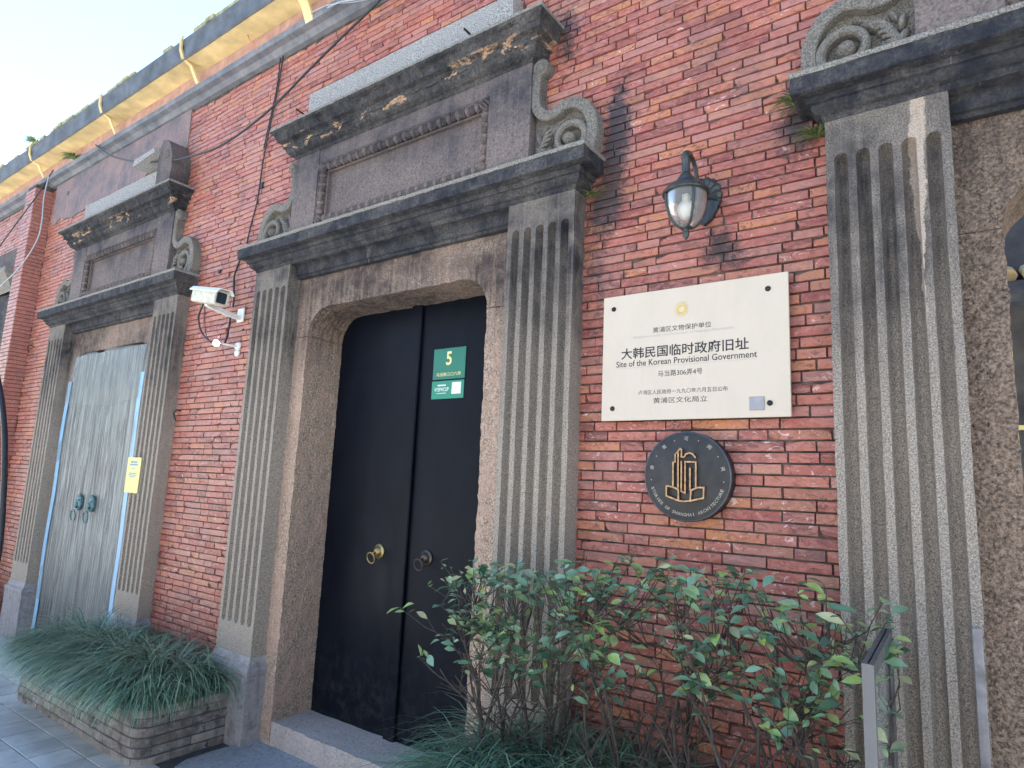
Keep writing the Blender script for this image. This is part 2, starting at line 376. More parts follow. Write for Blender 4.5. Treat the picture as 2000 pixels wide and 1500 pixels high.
def smoothpts(pts, n=6):
    pts = [Vector(p) for p in pts]; out = []
    for i in range(len(pts)-1):
        p0, p1, p2, p3 = pts[max(i-1, 0)], pts[i], pts[i+1], pts[min(i+2, len(pts)-1)]
        for k in range(n):
            t_ = k/n
            out.append(.5*((2*p1)+(p2-p0)*t_+(2*p0-5*p1+4*p2-p3)*t_*t_+(3*p1-p0-3*p2+p3)*t_**3))
    out.append(pts[-1]); return out

YB, YP, YJ, YD = 2.40, 2.308, 2.40, 2.67       # brick face, pilaster face, jamb face, door face
CX = -2.587; PITCH = 3.41
PORT = [CX-2*PITCH, CX-PITCH, CX, CX+PITCH]

# ------------------------------------------------------------------ ground
g = MB().grid([[(x, y, -.012) for y in (-40, -4, 0, 3, 12)] for x in (-60, -12, -6, 0, 6, 40)], smooth=False)
tag(g.build('ground', M['asphalt']), kind='structure')
pv = MB().box(-11, 3.2, -2.2, 2.42, -.3, -.008).build('pavement', M['grout']); tag(pv, kind='structure')
def px(p):   # projection for ranking
    d = Vector(p)-EYE; z = d.dot(f_)
    if z <= .05: return None
    return (1000+d.dot(rt)/z*FPX, 750-d.dot(up)/z*FPX, z)
def tile_geo(mb, x0, x1, y0, y1):
    tn = random.random(); dz = random.uniform(-.0012, .0012)
    mb.box(x0+.0035, x1-.0035, y0+.0035, y1-.0035, -.02, dz, bev=.0015, tone=tn)
tiles = []
for i in range(-30, 20):
    for j in range(-18, 4):
        x0 = -3.885+i*.2; y0 = 1.70+(j-1)*.195
        if x0 < -10.8 or x0 > 3: continue
        if y0 > 1.75 and x0 > -5.3 and x0 < -3.56: continue      # planter
        if y0 > 1.85 and x0+.1 > -3.5: continue
        if y0+.195 > 2.42: continue
        if y0 > 1.75 and x0+.1 > -2.0: continue
        p = px((x0+.1, y0+.1, 0)); vis = p and -40 < p[0] < 2040 and -20 < p[1] < 1560
        tiles.append((0 if vis else 1, p[2] if p else 99, x0, y0))
tiles.sort(); rest = MB()
for k, (v, d, x0, y0) in enumerate(tiles):
    if v == 0 and k < 300:
        mb = MB(); tile_geo(mb, x0, x0+.2, y0, y0+.195); mb.build('paving_tile', M['tile'], pv, (x0+.1, y0+.1, 0))
    else: tile_geo(rest, x0, x0+.2, y0, y0+.195)
tag(rest.build('paving_tile', M['tile'], pv), kind='stuff')
# smooth slab before the black door, soil of the bed
mb = MB(); P = []
for i in range(14):
    row = []
    for j in range(7):
        x = -3.46+i*.105; y = 1.93+j*.08
        if j == 6: y = 2.415
        if i == 0: x += nz(y, 3, 1, 9, .02)+(.03 if j == 0 else 0)
        row.append((x, y, .012+nz(x, y, 5, 4, .004)))
    P.append(row)
mb.grid(P, smooth=True); mb.grid([[p for p in [r[0] for r in P]], [(r[0][0], r[0][1]-.004, -.02) for r in P]], smooth=False)
mb.grid([[p for p in P[0]], [(p[0]-.003, p[1], -.02) for p in P[0]]], smooth=False)
tag(mb.build('paving_slab', M['stoneslab'], pv), 'large smooth blue grey stone slab before the doorstep')

# ------------------------------------------------------------------ brick wall
WTOP = 4.45
wall = MB()
mb_ = None
segs = [(-12.5, PORT[0]-.86), (PORT[0]+.86, PORT[1]-.86), (PORT[1]+.86, PORT[2]-.86), (PORT[2]+.86, PORT[3]-.86), (PORT[3]+.86, 3.6)]
for a, b in segs: wall.box(a, b, 2.409, 2.78, -.2, WTOP+.4)
for c in PORT: wall.box(c-.8599, c+.8599, 2.409, 2.78, 2.62, WTOP+.399)
for c in PORT[:3]: wall.box(c-.8598, c+.8598, 2.735, 2.7795, -.2, 2.6198)  # unseen backing added behind the closed doorways to block leaking sun
wall = wall.build('brick_wall', M['mortar'], None, (-2.6, 2.6, 0))
tag(wall, 'long old red brick wall with thin courses between the stone doorways', 'wall')
PI_X0, PI_X1, PI_Y = -8.257, -7.995, 2.237
def brick_geo(mb, x0, x1, z0, z1, yf, yb, nx, rough=1., at={}):
    dxs = [x0+(x1-x0)*i/nx for i in range(nx+1)]; nzr = 3
    e = .0010; J = lambda a: random.uniform(-a, a)*rough
    chip = [random.random() < .07*rough for _ in range(4)]
    front = []
    for j in range(nzr):
        row = []; fz = j/(nzr-1)
        for i in range(nx+1):
            x = dxs[i]; z = z0+(z1-z0)*fz; y = yf+J(.0010)
            if i == 0: x += e+abs(J(.0012))
            if i == nx: x -= e+abs(J(.0012))
            if j == 0: z += e+abs(J(.0010))
            if j == nzr-1: z -= e+abs(J(.0010))
            if 0 < i < nx: x += J(.008)
            if 0 < j < nzr-1: z += J(.006); y -= random.uniform(0, .0016)*rough
            for q, (ci, cj) in enumerate(((0, 0), (nx, 0), (0, nzr-1), (nx, nzr-1))):
                if chip[q] and (i, j) == (ci, cj):
                    x += .009*(1 if ci == 0 else -1); z += .007*(1 if cj == 0 else -1); y += .003
            row.append((x, y, z))
        front.append(row)
    mb.grid(front, smooth=False, **at)
    ring = [front[0][i] for i in range(nx+1)]+[front[j][nx] for j in range(1, nzr)]+[front[nzr-1][i] for i in range(nx-1, -1, -1)]+[front[j][0] for j in range(nzr-2, 0, -1)]
    def clampo(p):
        x, y, z = p
        gx = x0 if x-x0 < .02 else (x1 if x1-x < .02 else x); gz = z0 if z-z0 < .014 else (z1 if z1-z < .014 else z)
        if j_in(p, ring): pass
        return (gx, yb, gz)
    def j_in(p, r): return True
    back = [clampo(p) for p in ring]; n = len(ring)
    mb.add(ring+back, [((i+1) % n, i, n+i, n+(i+1) % n) for i in range(n)], False, **at)
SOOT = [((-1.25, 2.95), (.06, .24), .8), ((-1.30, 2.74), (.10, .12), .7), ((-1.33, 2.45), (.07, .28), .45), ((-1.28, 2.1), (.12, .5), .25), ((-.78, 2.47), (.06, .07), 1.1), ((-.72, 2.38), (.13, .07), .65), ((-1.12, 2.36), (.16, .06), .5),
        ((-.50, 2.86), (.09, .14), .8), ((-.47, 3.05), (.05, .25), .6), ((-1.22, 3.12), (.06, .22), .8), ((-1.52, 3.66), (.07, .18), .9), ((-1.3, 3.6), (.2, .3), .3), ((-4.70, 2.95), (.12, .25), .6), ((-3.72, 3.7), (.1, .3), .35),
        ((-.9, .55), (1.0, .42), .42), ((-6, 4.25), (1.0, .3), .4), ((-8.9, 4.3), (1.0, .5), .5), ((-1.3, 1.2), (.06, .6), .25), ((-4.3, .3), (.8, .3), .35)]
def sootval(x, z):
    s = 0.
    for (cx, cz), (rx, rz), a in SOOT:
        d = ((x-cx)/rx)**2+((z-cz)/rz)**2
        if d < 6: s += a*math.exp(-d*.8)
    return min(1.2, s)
CH = .0405; bricks = []; course = []; z_ = 0.
while z_ < WTOP-.02:
    h_ = .0405 if z_ < 2.35 else .0378; course.append((z_, h_)); z_ += h_
for row, (z0, CHr) in enumerate(course):
    z1 = z0+CHr-.0048; zc = z0+CHr/2
    ex = [(PI_X0, PI_X1)]
    for c in PORT:
        if zc < 2.86: ex.append((c-1.16, c+1.16))
        elif zc < 3.68: ex.append((c-.88, c+.88))
        elif zc < 3.94: ex.append((c-.80, c+.80))
    x = -12.4+(.158 if row % 2 else 0)+random.uniform(-.006, .006); k = 0
    long_run = random.random() < .04
    while x < 3.5:
        L = (.212 if (k+row) % 2 == 0 or long_run and k % 3 else .104)+random.uniform(-.003, .003)
        if random.random() < .02: L = .155
        x1 = x+L-.0038
        a, b = x, x1; keep = True
        for e0, e1 in ex:
            if a >= e0-.03 and b <= e1+.03: keep = False
            elif a < e1 and b > e0:
                if a < e0: b = min(b, e0)
                else: a = max(a, e1)
        if -3.63 < a < -3.55 and -.1 < zc < .2: pass
        if keep and b-a > .03:
            dz = random.uniform(-.0008, .0008)
            bricks.append((a, b, z0+dz, z1+dz, row))
        x += L; k += 1
def brk_attr(a, b, z0, z1):
    x = (a+b)/2; z = (z0+z1)/2
    fl = random.choice((0, 0, .3, .9)) if z > 1.95 else random.choice((.3, .7, 1, 1))
    pale = random.choice((0, 0, 0, .15, .4)) + (.10 if x < -3.8 else 0)
    tone = random.random()
    if z > 1.9 and random.random() < .25: tone = random.uniform(.6, .95)
    return dict(tone=tone, flake=fl, pale=min(.7, pale))
def score(bk):
    a, b, z0, z1, _ = bk; x = (a+b)/2; z = (z0+z1)/2
    p = px((x, YB, z))
    if not p or not (-20 < p[0] < 2020 and -20 < p[1] < 1520): return 0
    if x > -.36: return 0
    q0 = px((a, YB, z)); q1 = px((b, YB, z))
    if not q0 or not q1: return 0
    if z < .75: return 0.01
    if -1.25 < x < -.53 and 1.8 < z < 2.28: return 0.01
    return abs(q1[0]-q0[0])*(z1-z0)/q0[2]
bricks.sort(key=lambda b: -score(b))
rest = MB()
for k, bk in enumerate(bricks):
    a, b, z0, z1, row = bk
    L = b-a; at = brk_attr(a, b, z0, z1); yf = YB+random.uniform(-.0022, .0022)
    if random.random() < .03: yf += .006
    nx = 4 if L > .14 else 2
    if k < 300:
        mb = MB(); brick_geo(mb, a, b, z0, z1, yf, YB+.014, nx, 1., at)
        mb.build('brick', M['brick'], wall, ((a+b)/2, YB, (z0+z1)/2), True)
    else:
        p = px(((a+b)/2, YB, z0)); near = p and p[2] < 6 and -100 < p[0] < 2100
        brick_geo(rest, a, b, z0, z1, yf, YB+.014, nx if near else 1, 1. if near else .6, at)
tag(rest.build('brick', M['brick'], wall, (0, YB, 0), True), kind='stuff')
# ledge mouldings along the wall top (y,z profile), open to the left and right of the picture
def run_moulding(prof, x0, x1, name, mat, parent, step=.12, jit=.003, caps=True):
    n = max(1, int((x1-x0)/step)); mb = MB(); P = []
    for i in range(n+1):
        x = x0+(x1-x0)*i/n
        P.append([(x, y+nz(x, y*7, z*7, 3, jit), z+nz(x, z*5, y*5, 2.2, jit)) for y, z in prof])
    mb.grid(P, smooth=False)
    if caps: mb.add(P[0], [tuple(range(len(prof)))[::-1]]); mb.add(P[-1], [tuple(range(len(prof)))])
    return mb.build(name, mat, parent)
run_moulding([(2.42, 4.455), (2.375, 4.46), (2.36, 4.475), (2.345, 4.49), (2.30, 4.495), (2.298, 4.54), (2.305, 4.552), (2.42, 4.56)], -12.5, 3.6, 'ledge', M['ledge'], wall, jit=.004)
run_moulding([(2.42, 4.558), (2.345, 4.562), (2.345, 4.69), (2.42, 4.69)], -12.5, 3.6, 'upper_band', M['pinkband'], wall, jit=.004)
# stained plaster patch high on the left
mb = MB(); P = []
for i in range(27):
    u = i/26; x = -7.88+u*2.75; row = []
    lo = 3.98+.20*nz(x, 1, 1, 1.7)+(.12*math.sin(u*9)) - .02*(i % 2)
    for j in range(7): row.append((x, 2.389+nz(x, j, 4, 3, .002), lo+(4.452-lo)*j/6))
    P.append(row)
mb.grid(P, smooth=False); mb.grid([[r[0] for r in P], [(r[0][0], 2.403, r[0][2]) for r in P]], smooth=False)
mb.grid([[p for p in P[-1]], [(p[0], 2.403, p[2]) for p in P[-1]]], smooth=False)
mb.build('plaster_patch', M['plaster'], wall)
# eave
eave = thing('roof_eave', (-4, 2.2, 4.69), 'yellow painted eave with dark gutter board running along the top of the wall', 'eave')
run_moulding([(2.352, 4.692), (2.19, 4.694), (2.19, 4.712), (2.352, 4.712)], -12.5, 3.6, 'soffit', M['yellow'], eave, jit=.003)
run_moulding([(2.183, 4.69), (2.168, 4.70), (2.160, 4.79), (2.152, 4.80), (2.150, 4.842), (2.183, 4.846)], -12.5, 3.6, 'gutter_board', M['gutter'], eave, jit=.003)
te = []                                    # uneven mossy mortar and tile ends above the board
x = -12.4
while x < 3.5:
    L = random.uniform(.09, .2)
    if random.random() < .72: MB().box(x, x+L-.006, 2.150+random.uniform(-.012, .01), 2.24, 4.847, 4.862+random.uniform(0, .022), bev=.004).build('tile_edge', M['moss'], eave)
    x += L
mb = MB(); mb.add([(-12.5, 2.165, 4.8465), (3.6, 2.165, 4.8465), (3.6, 2.70, 5.05), (-12.5, 2.70, 5.05), (-12.5, 2.70, 4.88), (3.6, 2.70, 4.88), (-12.5, 2.165, 4.80), (3.6, 2.165, 4.80)], [(0, 1, 2, 3), (3, 2, 5, 4), (6, 4, 5, 7)])
mb.build('roof_slope', M['roof'], eave)
for bx, wd in ((-8.046, .03), (-6.35, .034), (-4.913, .034), (-3.482, .075)):
    mb = MB(); path = [(2.302, 4.555), (2.235, 4.67), (2.165, 4.70), (2.140, 4.76), (2.135, 4.86), (2.15, 4.875)]
    if wd > .05: path = [(2.300, 4.50), (2.25, 4.60), (2.13, 4.70), (2.12, 4.9)]
    rows = []
    for i, (y, z) in enumerate(path):
        rows.append([(bx-wd/2, y, z), (bx+wd/2, y, z), (bx+wd/2, y+.012, z+.006), (bx-wd/2, y+.012, z+.006)])
    mb.grid(rows, close_v=True, smooth=False); mb.add(rows[0], [(3, 2, 1, 0)]); mb.add(rows[-1], [(0, 1, 2, 3)])
    mb.build('gutter_bracket', M['yellow'], eave)

# ------------------------------------------------------------------ brick pier far left
pier = MB().box(PI_X0+.008, PI_X1-.008, PI_Y+.008, 2.405, -.1, 4.452)
pier = pier.build('brick_pier', M['mortar'], None, ((PI_X0+PI_X1)/2, 2.35, 0)); tag(pier, 'narrow brick pier standing proud of the wall left of the sheeted doorway', 'pier')
mb = MB()
for row in range(int(4.44/CH)):
    z0 = row*CH; z1 = z0+CH-.005
    cuts = [PI_X0, PI_X0+.155, PI_X1] if row % 2 else [PI_X0, PI_X0+.105, PI_X1]
    for a, b in zip(cuts, cuts[1:]):
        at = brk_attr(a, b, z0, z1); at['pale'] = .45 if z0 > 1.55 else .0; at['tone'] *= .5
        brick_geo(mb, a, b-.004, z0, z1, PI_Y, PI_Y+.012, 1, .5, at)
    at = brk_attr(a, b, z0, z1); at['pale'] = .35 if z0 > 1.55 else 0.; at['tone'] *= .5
    mb.box(PI_X1-.012, PI_X1, PI_Y+.004, 2.402, z0, z1, bev=.0015, **at)
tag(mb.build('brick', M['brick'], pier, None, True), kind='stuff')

# ------------------------------------------------------------------ stone doorways
def jit(v, a, s=30.):
    return (v[0]+nz(v[0]+7, v[1], v[2], s, a), v[1]+nz(v[0], v[1]+9, v[2], s, a), v[2]+nz(v[0], v[1], v[2]+5, s, a))
def band(prof, x0, x1, yb, name, mat, parent, step=.04, jt=.0025, back=2.42, erode=None):
    """stone moulding with mitred returns: prof = (projection, z)"""
    mb = MB(); n = max(2, int((x1-x0)/step)); P = []
    def col(f): return [f(o, z) for o, z in prof]
    P.append(col(lambda o, z: (x0-o, back, z)))
    for k in range(1, 5): P.append(col(lambda o, z: jit((x0-o, back+(yb-o-back)*k/4, z), jt)))
    for i in range(1, n):
        fx = i/n; P.append(col(lambda o, z: jit((x0-o+(x1-x0+2*o)*fx, yb-o, z), jt)))
    for k in range(4, 0, -1): P.append(col(lambda o, z: jit((x1+o, back+(yb-o-back)*k/4, z), jt)))
    P.append(col(lambda o, z: (x1+o, back, z)))
    if erode:
        P = [[erode(p, j) for j, p in enumerate(c)] for c in P]
    mb.grid(P, smooth=False)
    return mb.build(name, mat, parent)
def blockgrid(mb, x0, x1, y0, y1, z0, z1, st=.03, amp=.004, sc=22, faces='fblrt'):
    """box with finely divided, unevenly tooled faces"""
    def lin(a, b):
        n = max(1, int(round((b-a)/st))); return [a+(b-a)*i/n for i in range(n+1)]
    X, Y, Z = lin(x0, x1), lin(y0, y1), lin(z0, z1)
    if 'f' in faces: mb.grid([[jit((x, y0, z), amp, sc) for z in Z] for x in X], smooth=True)
    if 'l' in faces: mb.grid([[jit((x0, y, z), amp, sc) for y in Y] for z in Z], smooth=True)
    if 'r' in faces: mb.grid([[jit((x1, y, z), amp, sc) for z in Z] for y in Y], smooth=True)
    if 't' in faces: mb.grid([[jit((x, y, z1), amp, sc) for x in X] for y in Y], smooth=True)
    if 'b' in faces: mb.grid([[jit((x, y, z0), amp, sc) for y in Y] for x in X], smooth=True)
def pilaster(x0, x1, P):
    """fluted shaft, a height field with five round-ended grooves"""
    zb, zt = .46, 2.815; fb, ft = .652, 2.652; r = .0205; n = 5
    mrg = .050; pit = (x1-x0-2*mrg)/4 if False else .0665; c0 = (x0+x1)/2-2*pit
    xs = [x0]
    for k in range(n):
        c = c0+k*pit
        xs += [c+r*1.02*math.cos(math.pi*(1-j/10)) for j in range(11)]
        if k < n-1: xs.append(c+pit/2)
    xs.append(x1)
    zs = [zb, zb+.06, .60]+[fb+r*math.sin(-math.pi/2+math.pi/2*j/5)*1.02 for j in range(6)]
    zz = fb+.05
    while zz < ft-.04: zs.append(zz); zz += .055
    zs += [ft+r*math.sin(math.pi/2*j/5)*1.02 for j in range(6)]+[ft+.06, ft+.11, zt]
    rows = []
    for x in xs:
        row = []
        for z in zs:
            k = min(n-1, max(0, round((x-c0)/pit))); dx = x-(c0+k*pit)
            dzv = 0 if fb <= z <= ft else (fb-z if z < fb else z-ft)
            d2 = dx*dx+dzv*dzv; dep = math.sqrt(max(0, r*r-d2))*2.1
            jx = nz(x*3, 1, z, 9, .0016) if x0 < x < x1 else nz(x, 2, z, 14, .003)
            row.append((x+jx, YP+dep+nz(x, z, 3, 14, .0012), z))
        rows.append(row)
    mb = MB(); mb.grid(rows, smooth=False)
    for xx, fl in ((x0, 0), (x1, 1)):
        e = rows[0] if xx == x0 else rows[-1]
        Ys = [0, .03, .06, 1]
        g = [[(p[0]+(nz(xx, t_*3, p[2], 20, .0015) if t_ < 1 else 0), p[1]+(2.42-p[1])*t_, p[2]) for t_ in (0, .3, .65, 1)] for p in e]
        mb.grid(g if fl else [q[::-1] for q in g], smooth=False)
    return mb.build('fluted_pilaster', M['pilaster'], P)
def capsule_strap(path, wd, y0, y1, mb):
    pts = smoothpts([(a, 0, b) for a, b in path], 5); L = []; Rr = []
    for i, p in enumerate(pts):
        d = (pts[min(i+1, len(pts)-1)]-pts[max(0, i-1)]).normalized(); nrm = Vector((d.z, 0, -d.x))
        L.append(p+nrm*wd/2); Rr.append(p-nrm*wd/2)
    rows = []
    for a, b in zip(L, Rr):
        c = (a+b)/2
        rows.append([(a.x, y1, a.z), (a.x, y0+.006, a.z), (a.x*.86+c.x*.14, y0, a.z*.86+c.z*.14), (b.x*.86+c.x*.14, y0, b.z*.86+c.z*.14), (b.x, y0+.006, b.z), (b.x, y1, b.z)])
    mb.grid(rows, smooth=False)
    mb.add(rows[0], [tuple(range(6))]); mb.add(rows[-1], [tuple(range(5, -1, -1))])
def scroll(xe, sgn, P):
    """side volute: u outwards from the attic edge xe"""
    X = lambda u: xe+sgn*(u-.026); ZS = lambda z: 1.5+(z-1.5)*1.0165
    y0, y1 = 2.338, 2.405; mb = MB()
    strap = [(.050, 3.44), (.044, 3.36), (.045, 3.30), (.062, 3.245), (.105, 3.205), (.160, 3.205), (.205, 3.225), (.262, 3.222), (.318, 3.185), (.352, 3.12), (.360, 3.05), (.350, 2.99), (.335, 2.95)]
    capsule_strap([(X(u), ZS(z)) for u, z in strap], .054, y0, y1, mb)
    pts = [(X(u), z) for u, z in strap]
    # recessed back plate
    pl = [(xe+sgn*.001, 2.95)]+[(X(u), ZS(z)) for u, z in strap[::-1]]+[(xe+sgn*.001, 3.44)]
    if sgn < 0: pl = pl[::-1]
    mb.prism(pl, 2.384, 2.404)
    sc = mb.build('scroll_bracket', M['scroll'], P)
    mb = MB(); c = (X(.070), 2.30, ZS(3.462))                                        # upper curl
    mb.lathe([(0, .0), (.012, -.004), (.020, .002), (.022, .010), (.030, .008), (.040, .002), (.043, .012), (.043, .07)], (c[0], 2.334, c[2]), 'y', 20)
    mb.build('curl', M['scroll'], sc)
    mb = MB(); c = (X(.236), 2.330, ZS(3.055)); rows = []                            # inner spiral ring
    N = 34
    for i in range(N+1):
        a = -2.2+i/N*7.3; rr = .088-.043*max(0, i/N-.25)/.75; wd = .040-.013*i/N
        cs, sn = math.cos(a)*sgn, math.sin(a); prof = [(-wd/2, .085), (-wd/2, .012), (-wd*.3, .002), (wd*.3, .002), (wd/2, .012), (wd/2, .085)]
        rows.append([(c[0]+cs*(rr+o), c[1]+h+.004+.02*(i/N < .1)*(.1-i/N)*10, c[2]+sn*(rr+o)) for o, h in prof])
    mb.grid(rows if sgn > 0 else [q[::-1] for q in rows], smooth=False)
    mb.lathe([(0, -.012), (.014, -.008), (.026, .004), (.031, .02), (.031, .09)], c, 'y', 16)
    mb.build('volute', M['scroll'], sc)
    mb = MB()                                                                    # acanthus leaf
    for (u, z, ru, rz, rt_, h) in ((.052, 3.035, .030, .050, .5, .05), (.085, 3.075, .034, .058, -.75, .055), (.125, 3.115, .030, .060, -1.0, .05), (.045, 3.105, .024, .034, .3, .045), (.155, 3.150, .016, .05, -1.15, .035), (.098, 3.02, .022, .045, -.15, .045), (.070, 3.14, .02, .03, -.5, .035)):
        mb.ell((X(u)+sgn*.02, 2.384, ZS(z)), (ru*.62, h*.85, rz), 9, 7, rot=rt_*sgn)
    for k in range(5):
        a = .6+k*.42; p0 = (.055+.01*k, 3.02+.022*k)
        mb.tube(smoothpts([(X(p0[0]), 2.352, p0[1]), (X(p0[0]+.03), 2.340, p0[1]+.03), (X(p0[0]+.06), 2.35, p0[1]+.042)], 4), [.008]*8+[.004], 6)
    mb.build('leaf_carving', M['scroll'], sc)
def portal(cx, label, kind):
    P = thing('stone_doorway', (cx, 2.40, 0), label, 'doorway', 'stone door surrounds in the brick wall')
    xL0, xL1, xR0, xR1 = cx-1.203, cx-.843, cx+.843, cx+1.203
    for a, b in ((xL0, xL1), (xR0, xR1)):
        pl = pilaster(a, b, P)
        mb = MB(); 
        blockgrid(mb, a-.022, b+.022, 2.284, 2.42, -.02, .372, .06, .003, 12, 'flrt'); mb.build('plinth', M['cement'], pl)
        band([(.0225, .372), (.026, .376), (.030, .40), (.027, .418), (.012, .425), (.013, .436), (.004, .462), (0, .470), (-.03, .470)], a, b, YP, 'base_moulding', M['cement'], pl, .1, .0012)
    # rough tooled jambs, lintel
    oL, oR, zc, zt = cx-.728, cx+.668, 2.352, 2.522
    mb = MB(); blockgrid(mb, xL1-.01, oL, 2.402, 2.70, .02, zc-.004, .022, .0065, 26, 'frt'); mb.build('jamb', M['rough_dark' if kind == 'r' else 'rough'], P)
    mb = MB(); blockgrid(mb, oR, xR0+.01, 2.402, 2.70, .02, zc-.004, .022, .0065, 26, 'flt'); mb.build('jamb', M['rough_dark' if kind == 'r' else 'rough'], P)
    rr = zt-zc; cols = []; xs = [xL1-.01]
    n = 10
    xs += [oL+rr*(1-math.cos(math.pi/2*i/n)) for i in range(n+1)]
    k = 26; xs += [oL+rr+(oR-oL-2*rr)*i/k for i in range(1, k)]
    xs += [oR-rr*(1-math.cos(math.pi/2*i/n)) for i in range(n, -1, -1)]; xs.append(xR0+.01)
    def zl(x):
        if x < oL or x > oR: return zc
        if x < oL+rr: return zc+math.sqrt(max(0, rr*rr-(oL+rr-x)**2))
        if x > oR-rr: return zc+math.sqrt(max(0, rr*rr-(x-oR+rr)**2))
        return zt
    front = []; sof = []
    for x in xs:
        z0 = zl(x); front.append([jit((x, 2.401, z0+(2.80-z0)*j/12), .0065, 26) for j in range(13)])
        sof.append([jit((x, 2.401+.30*j/9, z0), .0065, 26) for j in range(10)])
    mb = MB(); mb.grid(front); mb.grid([q[::-1] for q in sof]); mb.build('lintel', M['rough_dark' if kind == 'r' else 'rough'], P)
    # threshold
    mb = MB(); blockgrid(mb, xL1-.012, xR0-.05 if False else cx+.86, 2.405, 2.72, -.02, .134, .03, .005, 14, 'ft'); mb.build('threshold', M['sill'], P)
    # entablature
    band([(.0, 2.800), (.004, 2.806), (.008, 2.820), (.022, 2.826), (.034, 2.836), (.036, 2.856), (.048, 2.858), (.050, 2.862), (.050, 2.880), (.086, 2.884), (.092, 2.886), (.092, 2.945), (.087, 2.955), (-.09, 2.966)], xL0, xR1, YP, 'lower_cornice', M['cornice'], P, .03, .0028)
    band([(.0925, 2.946), (.0965, 2.950), (.0965, 2.962), (.090, 2.968), (-.09, 2.970)], xL0, xR1, YP, 'cornice_cap', M['cornice_top'], P, .03, .003)
    mb = MB(); pr = [(2.405, 2.722), (2.372, 2.724), (2.368, 2.738), (2.355, 2.742), (2.352, 2.80), (2.34, 2.806), (2.325, 2.812), (2.312, 2.84), (2.312, 2.87)]
    n = 50; mb.grid([[jit((xL1+(xR0-xL1)*i/n, y, z), .002) for y, z in pr] for i in range(n+1)], smooth=False); mb.build('architrave', M['cornice'], P)
    # attic
    aL, aR, yA = cx-.921, cx+.927, 2.33; at = thing  # noqa
    fx0, fx1, fz0, fz1 = cx-.683, cx+.672, 3.030, 3.445
    mb = MB()
    for a, b, c, d, fc in ((aL, fx0, 2.96, 3.56, 'flr'), (fx1, aR, 2.96, 3.56, 'flr')): blockgrid(mb, a, b, yA, 2.42, c, d, .05, .002, 9, fc)
    blockgrid(mb, fx0, fx1, yA+.004, 2.42, fz1, 3.56, .05, .002, 9, 'fb'); blockgrid(mb, fx0, fx1, yA+.004, 2.42, 2.96, fz0, .05, .002, 9, 'ft')
    attic = mb.build('attic_block', M['attic'], P)
    mb = MB(); P_ = [[(fx0+(fx1-fx0)*i/12, 2.388+nz(i, j, 2, .6, .002), fz0+(fz1-fz0)*j/5) for j in range(6)] for i in range(13)]; mb.grid(P_)
    mb.build('blank_tablet', M['attic'], attic)
    # egg and dart frame
    mb = MB(); bw = .062
    pf = [(0, 2.336), (.006, 2.333), (.010, 2.342), (.052, 2.366), (.056, 2.362), (.062, 2.366), (.062, 2.392)]
    rows = []
    for (sx, sz) in ((0, 0), (1, 0), (1, 1), (0, 1)):
        rows.append([((fx1-o) if sx else (fx0+o), y, (fz1-o) if sz else (fz0+o)) for o, y in pf])
    mb.grid(rows, close_u=True, smooth=False)
    nE = 19; pitch = (fx1-fx0-.11)/nE
    for zz_, sg in ((fz1-.033, 1), (fz0+.033, -1)):
        for i in range(nE):
            x = fx0+.055+pitch*(i+.5)
            mb.ell((x, 2.350, zz_), (.0185, .026, .027), 9, 6)
            for d in (-.009, 0, .009): mb.ell((x+pitch/2+d, 2.350, zz_), (.0032, .020, .028), 5, 5)
    nV = 5; pv_ = (fz1-fz0-.12)/nV
    for x, sg in ((fx0+.033, 1), (fx1-.033, -1)):
        for i in range(nV):
            z = fz0+.06+pv_*(i+.5); mb.ell((x, 2.350, z), (.027, .026, .0175), 9, 6)
            for d in (-.009, 0, .009): mb.ell((x, 2.350, z+pv_/2+d), (.028, .020, .0032), 5, 5)
    for x in (fx0+.035, fx1-.035):
        for z in (fz0+.035, fz1-.035):
            for d in (-.016, 0, .016): mb.ell((x+d, 2.344, z+d*(1 if (x < cx) != (z > 3.2) else -1)*.6), (.034, .026, .009), 7, 5, rot=.8 if (x < cx) == (z > 3.2) else -.8)
    mb.build('egg_moulding', M['attic'], attic)
    scroll(aR, 1, P); scroll(aL, -1, P)
    # eroded upper cornice
    def er(p, j):
        x, y, z = p
        if 3 <= j <= 5: y += .007*abs(math.sin(x*math.pi/.052))+.002
        if 7 <= j <= 12:
            k = nz(x*1.0, y*.6, z, 11, 1)+.7*nz(x, y, z*2, 31, 1)
            y += .020*max(0, k); z += .007*k
        return (x, y, z)
    band([(.0, 3.530), (.006, 3.536), (.010, 3.548), (.030, 3.552), (.046, 3.562), (.054, 3.576), (.055, 3.590), (.064, 3.592), (.068, 3.600), (.066, 3.628), (.094, 3.634), (.098, 3.652), (.110, 3.674), (.124, 3.684), (.127, 3.690), (.127, 3.708), (-.08, 3.718)], aL, aR, yA, 'upper_cornice', M['upper_cornice'], P, .012, .003, erode=er)
    band([(.1275, 3.700), (.131, 3.702), (.131, 3.714), (.122, 3.720), (-.08, 3.7225)], aL, aR, yA, 'cornice_cap', M['cornice_top'], P, .03, .003)
    mb = MB(); blockgrid(mb, cx-.835, cx+.80, 2.322, 2.42, 3.71, 3.962, .05, .003, 8, 'flrt'); mb.build('coping_slab', M['slab'], P)
    return P

def ring(mb, c, r, rad, ax='y', n=22, tilt=0.):
    pts = []
    for i in range(n+1):
        a = 2*math.pi*i/n; x, z = r*math.cos(a), r*math.sin(a)
        pts.append((c[0]+x, c[1]+(z+r)*tilt, c[2]+z))
    mb.tube(pts, rad, 8, cap=False)

